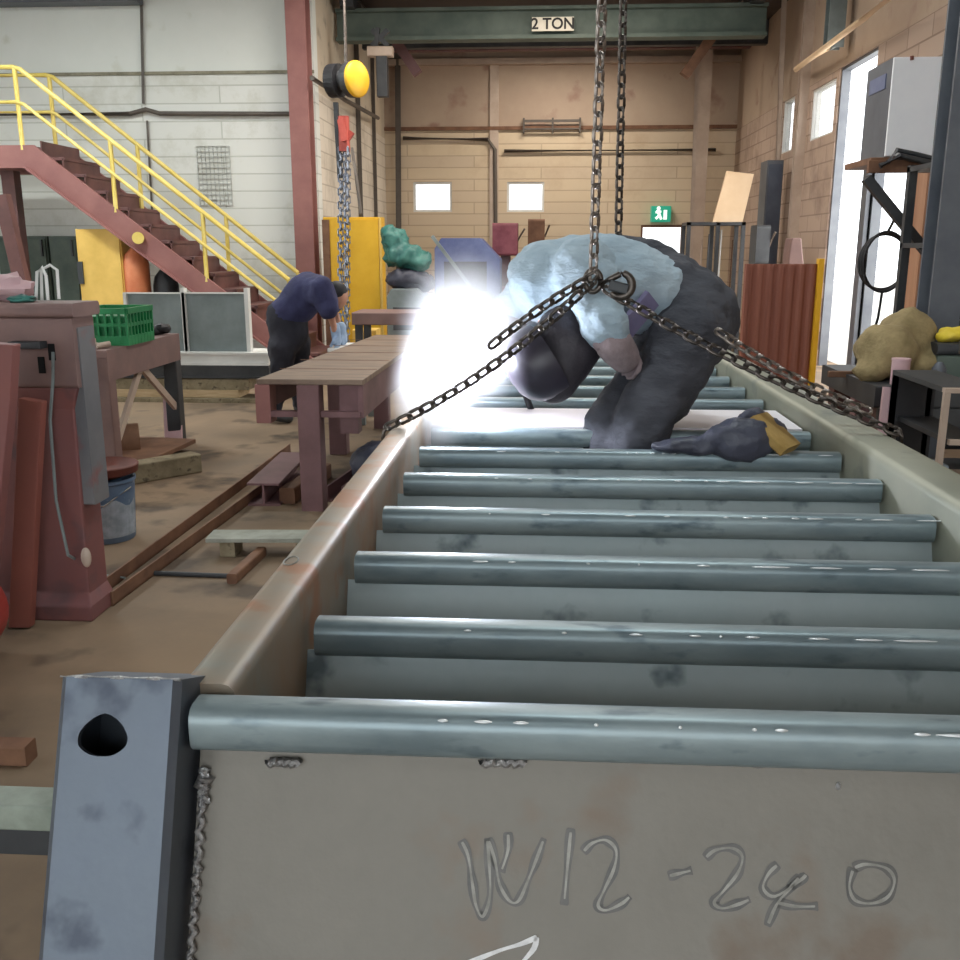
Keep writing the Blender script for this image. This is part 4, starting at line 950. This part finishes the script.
# torch held in the far hand
o = empty('welding_torch', W(488,350,3.10), 'welding torch in the welder\'s far hand, its tip at the arc', 'torch')
tip = W(460,360,3.02)
MB().tube([W(500,342,3.14), W(484,348,3.09), W(474,347,3.05)], [.016,.014,.011], 10).build('torch_handle', M['black'], o, smooth=True)
MB().tube([W(474,347,3.05), tip], [.010,.007], 10).build('nozzle', M['chainb'], o, smooth=True)
MB().tube([W(500,342,3.14), W(516,352,3.25), W(520,380,3.35), V((.1, 3.5, .5)), V((.1, 3.6, .02))], .012, 8).build('torch_cable', M['black'], o, smooth=True)
# arc: a tiny glowing bead lit for real, and the smoke it lights, shaped to imitate its glare too
arc = tip+V((-.03,-.02,-.03))
ao = tag(MB().ell(arc, (.016,.016,.016), 16, 10).build('welding_arc', mat('arc_plasma', (255,255,255), rough=.5, emit=(225,235,255), es=600), smooth=True), 'blinding blue-white welding arc at the torch tip', 'arc')
ll = bpy.data.lights.new('arc_light', 'POINT'); ll.energy = ARC_E; ll.color = (.80,.86,1); ll.shadow_soft_size = .03
lo = bpy.data.objects.new('arc_light', ll); COL.objects.link(lo); lo.parent = ao; lo.location = arc+V((0,-.03,.03))-V(ao['_o'])
bp_ = MB().bar((-.40, 3.15, .9), (-.40, 3.15, 1.10), .05, .05, up=(0,1,0), c=.005)
bp_.build('stub_post', M['railm'], fr)
sm = lumpy('welding_smoke_glare', [(W(466,330,3.05), (.33,.28,.35)), (W(438,388,3.0), (.21,.18,.29))], M['white'], voxel=.03, smooth_it=4)
sm['kind'] = 'stuff'; sm['label'] = 'white welding smoke around the arc, shaped to imitate its glare too'; sm['category'] = 'smoke'
vm = bpy.data.materials.new('smoke'); vm.use_nodes = True; nt = vm.node_tree; nt.nodes.remove(nt.nodes['Principled BSDF'])
vs_ = nt.nodes.new('ShaderNodeVolumeScatter'); vs_.inputs['Anisotropy'].default_value = .0; vs_.inputs['Color'].default_value = (.97,.98,1,1)
gp = nt.nodes.new('ShaderNodeNewGeometry'); dens = []
for (cc, rr_, dd) in ((W(467,330,3.04), (.25,.22,.30), SMOKE_D), (W(432,398,2.97), (.16,.17,.26), SMOKE_D*1.8)):  # lower lobe stands in for arc glare on the left rail
    sb = nt.nodes.new('ShaderNodeVectorMath'); sb.operation = 'SUBTRACT'; sb.inputs[1].default_value = cc
    sc_ = nt.nodes.new('ShaderNodeVectorMath'); sc_.operation = 'MULTIPLY'; sc_.inputs[1].default_value = tuple(1/q for q in rr_)
    ln_ = nt.nodes.new('ShaderNodeVectorMath'); ln_.operation = 'LENGTH'
    mr_ = nt.nodes.new('ShaderNodeMapRange'); mr_.inputs['From Min'].default_value = 0; mr_.inputs['From Max'].default_value = 1.0; mr_.inputs['To Min'].default_value = dd; mr_.inputs['To Max'].default_value = 0
    mr_.interpolation_type = 'SMOOTHERSTEP'
    nt.links.new(gp.outputs['Position'], sb.inputs[0]); nt.links.new(sb.outputs[0], sc_.inputs[0]); nt.links.new(sc_.outputs[0], ln_.inputs[0]); nt.links.new(ln_.outputs['Value'], mr_.inputs['Value'])
    dens.append(mr_.outputs[0])
mm = nt.nodes.new('ShaderNodeMath'); mm.operation = 'ADD'
nt.links.new(dens[0], mm.inputs[0]); nt.links.new(dens[1], mm.inputs[1])
nt.links.new(mm.outputs[0], vs_.inputs['Density']); nt.links.new(vs_.outputs[0], nt.nodes['Material Output'].inputs['Volume'])
sm.data.materials.clear(); sm.data.materials.append(vm)

# --- jacket lying on the treads, right of the welder's legs
J_ = lambda x, y, Y_=None: P(x, y, Z=.85)
j0 = P(745,444,Z=.85)
jk = lumpy('jacket', [(P(700,446,Z=.862), (.14,.055,.028)), (P(740,440,Z=.885), (.10,.06,.06)), (P(764,436,Z=.88), (.07,.06,.06)), (P(752,424,Z=.915), (.05,.05,.04))], M['tarpd'], voxel=.012, smooth_it=3, disp=.03, dscale=.05)
tag(jk, 'crumpled dark quilted jacket lying on the treads beside the welder\'s leg', 'jacket')
MB().bar(P(752,414,Z=.94)+V((0,-.06,0)), P(784,448,Z=.852)+V((0,-.07,.01)), .12, .03, up=(.5,-.3,1), c=.008).build('tan_edge', M['tan'], jk, smooth=True)

# --- second worker, beyond the long table, bent to the right
Yw = 7.8
hpx = W(290,330,Yw); ws_ = W(293,306,Yw); ch = W(308,292,Yw); s1 = W(322,290,Yw-.16); s2 = W(320,288,Yw+.18)
hd2 = W(338,296,Yw+.06); k1 = W(282,372,Yw-.1); a1 = W(273,412,Yw-.12); k2 = W(298,372,Yw+.15); a2 = W(300,408,Yw+.2)
e1_ = W(330,312,Yw-.18); w1_ = W(336,335,Yw-.1); e2_ = W(334,312,Yw+.18); w2_ = W(342,334,Yw+.12)
a1.z = .09; a2.z = .09
b2 = lumpy('person', [(hpx, .11, ws_, .11), (ws_, .11, ch, .12), (ch, .12, s1, .075), (ch, .12, s2, .075), (ch, .09, hd2, .06), (hd2, (.085,.075,.11)), (hpx, .11, W(284,345,Yw-.1), .085), (W(284,345,Yw-.1), .085, k1, .06), (k1, .06, a1, .04), (hpx, .11, W(296,345,Yw+.12), .085), (W(296,345,Yw+.12), .085, k2, .06), (k2, .06, a2, .04),
   (s1, .055, e1_, .042), (e1_, .042, w1_, .03), (s2, .055, e2_, .042), (e2_, .042, w2_, .03)], M['skin'], voxel=.025, smooth_it=4, origin=(a1.x, a1.y, 0))
tag(b2, 'worker in navy shirt and black trousers bending over, beyond the long table', 'person')
lumpy('shirt', [(W(285,318,Yw), .155, ch, .165), (ch, .165, W(318,291,Yw), .13), (ch, .14, s1, .11), (ch, .14, s2, .11), (s1, .105, W(329,308,Yw-.18), .085), (s2, .1, W(332,306,Yw+.18), .08)], M['navy'], b2, voxel=.022, smooth_it=4, disp=.04, dscale=.12)
lumpy('trousers', [(hpx, .165, W(284,318,Yw), .155), (hpx, .14, W(282,348,Yw-.1), .115), (W(282,348,Yw-.1), .115, k1, .09), (k1, .09, a1+V((0,0,.03)), .075), (hpx, .14, W(297,348,Yw+.12), .11), (W(297,348,Yw+.12), .11, k2, .09), (k2, .09, a2+V((0,0,.03)), .075)], M['blackcl'], b2, voxel=.022, smooth_it=4, disp=.04, dscale=.12)
lumpy('hair', [(hd2+V((-.01,0,.03)), (.09,.083,.095))], M['black'], b2, voxel=.02, smooth_it=2)
for an in (a1, a2): lumpy('boot', [(an+V((0,0,-.02)), .055, an+V((.13,-.02,-.045)), .045), (an, .06, an+V((0,0,.06)), .055)], M['dkgrey'], b2, voxel=.018, smooth_it=2)
for w_ in (w1_, w2_): hand(b2, w_, V((.1,-.05,-1)), (0,1,0), (-1,0,-.3), mat('blue_work_glove', (140,164,196), (164,184,208), .8, scale=10), 1.15)
# work piece he leans on
o = empty('work_stand', (W(345,330,Yw).x, Yw, 0), 'pale grey steel work stand under the second worker\'s hands', 'stand')
c = W(352,346,Yw)
MB().box(c.x-.16, c.x+.14, Yw-.2, Yw+.3, c.z-.1, c.z, .01).build('stand_top', M['white'], o)
for dx in (-.12, .1):
    for dy in (-.16, .26): MB().bar((c.x+dx, Yw+dy, 0), (c.x+dx, Yw+dy, c.z-.1), .05, .05, up=(0,1,0)).build('leg', M['grey'], o)

# ------------------------------------------------------------------ clutter at the back, left and centre
def B3(name, px0, py0, px1, py1, Y, d, m, label, cat, z0=None, bev=.01, extra=None):
    A, B_ = P(px0, py1, Y=Y), P(px1, py0, Y=Y)
    zz = A.z if z0 is None else z0
    return A, B_, zz
def machine(px0, py0, px1, py1, Y, d, m, label, m2='dkgrey', name='machine', cat='machine', style=0):
    A, B_ = P(px0, py1, Y=Y), P(px1, py0, Y=Y); w = B_.x-A.x; o = empty(name, ((A.x+B_.x)/2, Y+d/2, 0), label, cat); H = B_.z
    if style == 0:   # column machine: base, column, head
        MB().box(A.x, B_.x, Y, Y+d, 0, H*.45, .02).build('base', M[m], o)
        MB().box(A.x+w*.35, A.x+w*.65, Y+d*.3, Y+d*.8, H*.45, H*.75, .01).build('column', M[m2], o)
        MB().box(A.x+w*.1, B_.x-w*.1, Y-.05, Y+d*.8, H*.72, H, .04).build('head', M[m], o)
        MB().tube([V((B_.x-w*.1, Y, H*.85)), V((B_.x+w*.12, Y-.1, H*.95))], .015).build('handle', M['chainb'], o)
    elif style == 1:  # cabinet machine with sloped top
        MB().prism([V((A.x, Y, 0)), V((B_.x, Y, 0)), V((B_.x, Y, H*.8)), V((B_.x-w*.3, Y, H)), V((A.x+w*.1, Y, H)), V((A.x, Y, H*.9))], (0, d, 0)).build('casing', M[m], o, bevel=.012)
        MB().box(A.x+w*.15, B_.x-w*.2, Y-.03, Y, H*.5, H*.78, .008).build('front_panel', M[m2], o)
        MB().cyl((A.x+w*.4, Y-.06, H*.62), (A.x+w*.4, Y-.03, H*.62), w*.08).build('knob', M['black'], o)
    return o
tb = lumpy('tarp_bundle', [(P(403,256,Y=11.5), (.24,.22,.15)), (P(393,240,Y=11.5), (.14,.18,.17)), (P(418,262,Y=11.5), (.14,.18,.12))], M['tarpt'], voxel=.03, smooth_it=3, disp=.14, dscale=.12)
tag(tb, 'teal green tarp bundle on top of the grey machine behind the arc', 'bundle')
tb2 = lumpy('tarp_bundle', [(P(406,279,Y=11.5), (.22,.24,.13)), (P(422,282,Y=11.5), (.16,.2,.12))], M['tarpd'], voxel=.03, smooth_it=3, disp=.14, dscale=.12)
tag(tb2, 'dark grey tarp bundle beneath the teal one on the grey machine', 'bundle')
machine(388, 289, 430, 360, 11.2, .6, 'grey', 'grey cabinet machine with a dark panel, right of the ochre cabinet', style=1)
machine(436, 238, 500, 400, 14.6, .8, 'tarpb', 'wide blue covered machine by the back wall, behind the smoke', 'tarpd', style=1)
machine(489, 223, 521, 400, 15.6, .6, 'redm', 'maroon column machine against the back wall, right of the blue one', 'tablered')
machine(524, 219, 547, 400, 15.9, .6, 'brown', 'small rusty brown column machine against the back wall', 'brown')
machine(565, 238, 600, 400, 15.4, .6, 'dkgrey', 'dark cabinet machine by the back wall behind the welder\'s back', 'dkgrey', style=1)
beam('steel_bar', P(432,236,Y=11.8), P(470,286,Y=11.8), .04, .04, 'grey', 'thin grey bar sloping down in front of the blue covered machine', 'bar')
o = empty('side_bench', (P(395,330,Y=9.6).x, 9.6, 0), 'dark low bench with a thick edge behind the long table', 'bench')
A, B_ = P(352,328,Y=9.6), P(424,313,Y=9.6)
MB().box(A.x, B_.x, 9.6, 10.2, A.z+.03, B_.z, .01).build('bench_top', M['machine'], o)
for x in (A.x+.06, B_.x-.06):
    for y in (9.66, 10.14): MB().bar((x, y, 0), (x, y, A.z+.03), .07, .07, up=(0,1,0)).build('leg', M['dkgrey'], o)
A, B_ = P(353,350,Y=10.3), P(376,330,Y=10.3)
tag(MB().box(A.x, B_.x, 10.3, 10.6, 0, B_.z-.0, .01).box(A.x+.03, B_.x-.03, 10.27, 10.3, .05, B_.z-.05, .004).build('wooden_crate', M['yorange']), 'small orange-brown crate below the ochre cabinet behind the bench', 'crate')
# ------------------------------------------------------------------ clutter along the right wall
sh_o = empty('storage_rack', (P(712,300,Y=13).x, 13.0, 0), 'dark steel rack of upright stock in front of the back right corner', 'rack')
A, B_ = P(682,330,Y=13.0), P(746,222,Y=13.0)
for x in (A.x, (A.x+B_.x)/2, B_.x-.05): MB().box(x, x+.05, 13.0, 13.05, 0, B_.z).build('post', M['dkgrey'], sh_o); MB().box(x, x+.05, 13.45, 13.5, 0, B_.z).build('post', M['dkgrey'], sh_o)
for z in (B_.z-.04, .55, .1): MB().box(A.x, B_.x, 13.0, 13.5, z, z+.04).build('shelf', M['dkgrey'], sh_o)
k = 0
for (x0, x1, y0, m, lb) in ((684,689,232,'white','white upright board farthest left in the dark rack'), (697,702,240,'pipe','beige upright length in the dark rack, next to the white board'), (704,709,234,'bluegrey','blue-grey upright length in the dark rack'), (715,722,230,'white','white upright board in the middle of the dark rack'), (727,733,240,'brown','brown upright length in the dark rack'), (737,742,228,'pipe','beige upright length farthest right in the dark rack')):
    A2, B2 = P(x0,330,Y=13.15), P(x1,y0,Y=13.15)
    tag(MB().bar(((A2.x+B2.x)/2, 13.2, .6), ((A2.x+B2.x)/2+.02, 13.25, min(B2.z, B_.z-.06)), B2.x-A2.x, .05, up=(0,1,0), c=.006).build('stock_board', M[m]), lb, 'board')
p_ = [P(713,222,Y=13.1), P(743,222,Y=13.1), P(754,174,Y=13.3), P(727,171,Y=13.3)]
z_ = B_.z
tag(MB().prism([V((p_[0].x,13.12,z_)), V((p_[1].x,13.12,z_)), V((p_[2].x,13.3,p_[2].z)), V((p_[3].x,13.3,p_[3].z))], (0,.06,0)).build('board', M['board'], bevel=.004), 'tilted beige board standing on top of the dark rack', 'board')
A, B_ = P(757,320,Y=13.6), P(784,160,Y=13.6)
o = empty('steel_locker', ((A.x+B_.x)/2, 13.6, 0), 'tall dark blue-grey locker left of the beige-brown wall column', 'locker')
MB().box(A.x, B_.x, 13.6, 14.0, 0, B_.z, .01).build('cabinet_body', M['bluegrey'], o)
MB().box(A.x+.02, B_.x-.02, 13.58, 13.6, .08, B_.z-.05, .004).build('door', mat('locker_door_paint', (62,68,84), (76,84,98), .5, scale=3), o)
# rust-red corrugated panel with a yellow edge
A, B_ = P(741,390,Y=9.7), P(818,264,Y=9.7); mb = MB(); n = 26; pts = []
for k in range(n+1):
    x = A.x+(B_.x-A.x)*k/n; pts.append((x, 9.7+(.018 if (k//2) % 2 else 0)))
vs = []; fs = []
for (x, y) in pts: vs += [V((x, y, .02)), V((x, y, B_.z))]
for (x, y) in pts: vs += [V((x, y+.01, .02)), V((x, y+.01, B_.z))]
m_ = 2*(n+1)
for k in range(n): fs += [[2*k, 2*k+2, 2*k+3, 2*k+1], [m_+2*k, m_+2*k+1, m_+2*k+3, m_+2*k+2], [2*k+1, 2*k+3, m_+2*k+3, m_+2*k+1], [2*k, m_+2*k, m_+2*k+2, 2*k+2]]
fs += [[0, 1, m_+1, m_], [2*n, m_+2*n, m_+2*n+1, 2*n+1]]
mb.add(vs, fs); o = empty('welding_screen', ((A.x+B_.x)/2, 9.7, 0), 'rust-red corrugated screen with a yellow edge post by the bright doorway', 'screen')
mb.build('corrugated_sheet', M['rust'], o)
MB().box(B_.x, B_.x+.05, 9.66, 9.76, 0, B_.z+.05, .004).build('edge_post', M['ycab'], o)
MB().box(A.x-.03, A.x, 9.66, 9.76, 0, B_.z).build('edge_post', M['rust'], o)
for x in (A.x, B_.x): MB().box(x-.03, x+.03, 9.4, 10.0, 0, .03).build('foot', M['dkgrey'], o)
# machine lumps above/behind the screen
machine(748, 225, 772, 330, 12.2, .4, 'dkgrey', 'dark column machine in front of the rack, left of the rust-red screen', 'brown')
machine(784, 238, 806, 330, 11.2, .3, 'machine', 'brown cabinet machine behind the rust-red screen', 'brown', style=1)
# wall cabinet on a braced shelf at the upper right
Yc = 6.9
q0, q1 = P(884,158,Y=Yc), P(944,57,Y=Yc); xb_ = q0.x; 
dep = .5
o = empty('wall_cabinet', ((q0.x+q1.x)/2, Yc, q0.z), 'white steel cabinet on the braced shelf beside the blue-grey column', 'cabinet')
MB().box(q0.x, q1.x, Yc, Yc+dep, q0.z, q1.z, .008).build('cabinet_body', M['bluegrey'], o)
MB().box(q0.x, q1.x, Yc-.02, Yc, q0.z+.01, q1.z-.0, .006).build('door', M['wht2'], o)
MB().box(q0.x-.006, q0.x, Yc+.1, Yc+.42, q0.z+.45, q1.z-.08).build('side_sticker', mat('dusty_blue_sticker', (84,92,122), (104,112,140), .5, scale=4), o)
MB().cyl(P(912,56,Y=Yc-.03), P(912,60,Y=Yc-.03), .012).build('latch', M['rustlid'], o)
sy = q0.z
s_ = empty('wall_shelf', ((q0.x+q1.x)/2, Yc, sy-.15), 'brown steel shelf with a dark diagonal brace carrying the white cabinet', 'shelf')
MB().box(q0.x-.1, q1.x+.08, Yc-.05, Yc+dep+.02, sy-.04, sy, .004).build('shelf_plate', M['brown'], s_)
MB().box(q0.x-.12, q1.x+.06, Yc-.08, Yc-.04, sy-.10, sy-.02, .004).build('front_lip', M['brown'], s_)
MB().bar(P(866,178,Y=Yc-.02), P(936,264,Y=Yc-.02), .06, .06).build('brace', M['dkgrey'], s_)
MB().bar(P(945,170,Y=Yc+.1), (P(945,170,Y=Yc+.1).x, Yc+.1, 0), .09, .09, up=(0,1,0)).build('support_post', M['dkgrey'], s_)
tag(MB().ell(P(905,160,Y=Yc-.05)+V((0,0,.0)), (.08,.02,.03)).tube([P(888,162,Y=Yc-.12), P(897,150,Y=Yc-.1), P(915,154,Y=Yc-.1), P(943,161,Y=Yc-.1)], .016, 8).tube([P(880,166,Y=Yc-.12), P(900,156,Y=Yc-.12), P(943,166,Y=Yc-.12)], .02, 8).build('cable_coil', M['dkgrey'], smooth=True), 'dark cable bundle lying on the shelf edge in front of the white cabinet', 'cable')
# hanging ring of hose
c = P(885,262,Y=7.4); mb = MB()
for k in range(3):
    mb.tube([c+V(((.155+.01*k)*math.cos(a_), .02*k, (.215-.008*k)*math.sin(a_))) for a_ in [6.28318*j/36 for j in range(36)]], .011, 7, closed=True)
mb.tube([c+V((-.0,0,-.215)), P(878,318,Y=7.4), P(868,350,Y=7.4), P(867,392,Y=7.4)], .010, 7)
tag(mb.tube([c+V((0,0,.215)), P(893,222,Y=7.2), P(896,214,Y=6.95)], .010, 7).build('hose_coil', M['black'], smooth=True), 'dark ring of hose hanging in front of the bright doorway', 'hose')
# bench at the right edge
bz = P(900,385,Y=4.5).z
o = empty('work_bench', (2.2, 4.6, 0), 'dark cluttered steel workbench at the right edge of the picture', 'bench')
bx0 = P(872,385,Y=4.5).x
MB().box(bx0, 3.2, 4.45, 5.3, bz-.10, bz, .01).build('bench_top', M['dkgrey'], o)
MB().box(bx0+.02, 3.2, 4.44, 4.47, bz-.19, bz-.10).build('apron', M['dkgrey'], o)
for (x, y) in ((bx0+.08,4.52),(3.1,4.52),(bx0+.08,5.22),(3.1,5.22)): MB().bar((x, y, 0), (x, y, bz-.10), .09, .09, up=(0,1,0)).build('leg', M['reddk'], o)
MB().box(bx0+.1, 3.15, 4.5, 5.25, .25, .29).build('lower_shelf', M['dkgrey'], o)
tag(lumpy('sack', [(V((bx0+.14,4.75,bz+.12)), (.15,.16,.14)), (V((bx0+.26,4.85,bz+.17)), (.13,.15,.15)), (V((bx0+.33,4.8,bz+.06)), (.2,.15,.07)), (V((bx0+.05,4.68,bz+.04)), (.1,.09,.05))], M['sack'], voxel=.022, smooth_it=3, disp=.06, dscale=.12), 'lumpy brown sackcloth heap on the near corner of the dark workbench', 'sack')
a_ = P(956,334,Y=4.75)
tag(lumpy('rag', [(V((a_.x,4.78,bz+.21)), (.07,.07,.035)), (V((a_.x+.07,4.8,bz+.21)), (.07,.07,.04)), (V((a_.x-.05,4.74,bz+.20)), (.05,.05,.025))], M['ragy'], voxel=.014, smooth_it=2, disp=.04, dscale=.07), 'yellow rag lying on the toolbox on the workbench', 'rag')
o = empty('toolbox', (a_.x+.05, 4.85, bz), 'dark green toolbox on the workbench under the yellow rag', 'toolbox')
MB().box(a_.x-.11, a_.x+.3, 4.66, 5.0, bz, bz+.12, .012).build('box_body', M['green'], o)
MB().box(a_.x-.115, a_.x+.305, 4.655, 5.005, bz+.12, bz+.175, .02).build('lid', M['dkgrey'], o)
MB().box(a_.x-.02, a_.x+.02, 4.64, 4.66, bz+.13, bz+.19).build('latch', M['chainb'], o)
c = P(935,350,Y=4.58)
tag(MB().lathe([(.03,0),(.032,.01),(.032,.07),(.02,.09),(.012,.10)], 16, (c.x+.02, 4.56, bz)).build('spray_can', M['bluegrey'], smooth=True), 'small blue-grey can standing on the front of the workbench', 'can')
c = P(906,375,Y=4.5)
tag(MB().cyl((c.x-.02,4.52,bz), (c.x-.02,4.52,bz+.11), .04, n=18).cyl((c.x-.02,4.52,bz+.11), (c.x-.02,4.52,bz+.12), .042, n=18).build('tin_can', M['pink'], smooth=True), 'pale tin standing on the workbench beside the sackcloth heap', 'can')
# vice arm to the left
tag(MB().bar(P(828,374,Y=4.9), P(876,374,Y=4.9), .03, .03, c=.004).bar(P(850,374,Y=4.9), P(850,388,Y=4.9), .03, .03, up=(0,1,0)).tube([P(860,374,Y=4.9), V((P(866,374,Y=4.9).x, 4.9, P(866,374,Y=4.9).z))], .02).build('clamp_arm', M['brown'], bevel=.003), 'thin brown clamp arm sticking out left from the workbench', 'clamp')
# open frame rack in front
rx0, rx1 = P(941,400,Y=3.75).x, P(990,400,Y=3.75).x; rz = P(930,392,Y=3.75).z
o = empty('steel_rack', ((rx0+rx1)/2, 3.9, 0), 'open dark steel rack with pale front edges, in front of the workbench', 'rack')
for x in (rx0, rx1-.035):
    MB().box(x, x+.022, 3.72, 3.742, 0, rz, .003).build('post', M['pipe'], o); MB().box(x, x+.022, 4.26, 4.28, 0, rz, .003).build('post', M['dkgrey'], o)
MB().box(rx0, rx1, 3.72, 3.75, rz, rz+.018).build('front_edge', M['pipe'], o)
MB().box(rx0, rx1, 3.75, 4.28, rz+.0, rz+.02).build('top_sheet', M['dkgrey'], o)
MB().box(rx0, rx1, 4.26, 4.28, .05, rz).build('back_sheet', M['black'], o)
for z in (rz-.2, rz-.5): MB().box(rx0+.035, rx1, 3.74, 4.26, z, z+.02).build('shelf', M['dkgrey'], o); MB().box(rx0+.035, rx1-.035, 3.715, 3.735, z, z+.02).build('rod', M['pipe'], o)
for k, (dx, h_, m, lb) in enumerate(((.03,.17,'label','pale paper packet standing in the dark rack at the right edge'), (.13,.13,'pipe','smaller beige packet standing in the dark rack at the right edge'))):
    tag(MB().box(rx0+dx, rx0+dx+.07, 3.85, 3.97, rz-.48, rz-.48+h_, .004).build('packet', M[m]), lb, 'packet')
# slabs between bench and doorway
tag(MB().bar((P(884,428,Y=4.2).x, 4.2, 0), (P(894,380,Y=4.3).x, 4.32, P(894,388,Y=4.3).z), .07, .025, up=(0,1,0)).build('steel_plate', M['pink']), 'pale pinkish narrow plate leaning on the workbench end', 'plate')
tag(MB().bar((P(897,430,Y=4.25).x, 4.22, 0), (P(906,380,Y=4.35).x, 4.36, P(906,392,Y=4.3).z), .10, .03, up=(0,1,0)).build('steel_plate', M['tablered']), 'red-brown narrow plate leaning on the workbench, beside the pinkish one', 'plate')
tag(MB().box(P(856,400,Y=6.2).x, P(880,400,Y=6.2).x, 6.2, 6.7, 0, P(870,402,Y=6.2).z, .01).box(P(853,400,Y=6.2).x, P(883,400,Y=6.2).x, 6.17, 6.73, P(870,402,Y=6.2).z, P(870,397,Y=6.2).z, .006).build('crate', M['tablered']), 'low red-brown crate on the floor in front of the bright doorway', 'crate')
# tall dark shelving behind bench at right edge
o = empty('storage_rack', (3.0, 6.2, 0), 'tall dark shelving at the right edge behind the workbench, with parts on it', 'rack')
xs0 = P(928,300,Y=5.9).x
for x in (xs0, XR-.15):
    for y in (5.95, 6.4): MB().box(x, x+.05, y, y+.05, 0, 1.9).build('post', M['dkgrey'], o)
for z in (.4, .95, 1.4, 1.86): MB().box(xs0, XR-.1, 5.95, 6.45, z, z+.03).build('shelf', M['dkgrey'], o)
MB().box(xs0, XR-.1, 6.43, 6.45, .1, 1.0).build('back_sheet', M['black'], o)
for k, (x, z, w, h, m, lb) in enumerate(((xs0+.08, 1.43, .16, .2, 'dkgrey', 'dark box on the upper shelf, at its left end'), (xs0+.3, 1.43, .05, .32, 'board', 'beige upright strip on the upper shelf'), (xs0+.38, 1.43, .1, .26, 'brown', 'brown box on the upper shelf beside the beige strip'), (xs0+.1, .98, .22, .25, 'black', 'black box on the middle shelf, at its left end'), (xs0+.4, .98, .1, .3, 'grey', 'grey carton on the middle shelf of the tall dark shelving'))):
    tag((MB().box(x, x+w, 6.02, 6.25, z, z+h*.8, .008).box(x-.004, x+w+.004, 6.016, 6.254, z+h*.8, z+h, .006)).build('carton', M[m]), lb, 'box')
# ------------------------------------------------------------------ daylight
w = bpy.data.worlds.new('sky'); sc.world = w; w.use_nodes = True
bg = w.node_tree.nodes['Background']; bg.inputs['Color'].default_value = (.93,.97,1,1); bg.inputs['Strength'].default_value = 3.0
def day(loc, rot, sx, sy, e, c=(.95,.98,1)):
    l = bpy.data.lights.new('daylight', 'AREA'); l.shape = 'RECTANGLE'; l.size = sx; l.size_y = sy; l.energy = e; l.color = c
    o = bpy.data.objects.new('daylight', l); COL.objects.link(o); o.location = loc; o.rotation_euler = rot
# daylight through the loading door behind the camera, the right doorway, the left windows
day((-1.3, YN-.4, 2.3), (math.radians(90), 0, 0), 8.2, 4.2, 110, (.88,.97,1))
day((XR+.6, (d0+d1)/2, 1.9), (0, math.radians(90), 0), 3.4, d1-d0, 170, (1,.97,.92))
day((XFL-.5, 3.5, 2.7), (0, math.radians(-90), 0), 3.0, 12, 130, (.93,1,.98))
sc.view_settings.view_transform = 'Standard'; sc.view_settings.look = 'None'; sc.view_settings.exposure = 0.0; sc.view_settings.gamma = 1.0
sc.view_settings.use_curve_mapping = False
sc.cycles.use_denoising = True
sc.cycles.max_bounces = 8; sc.cycles.volume_bounces = 1; sc.cycles.diffuse_bounces = 4
sc.cycles.sample_clamp_indirect = 8
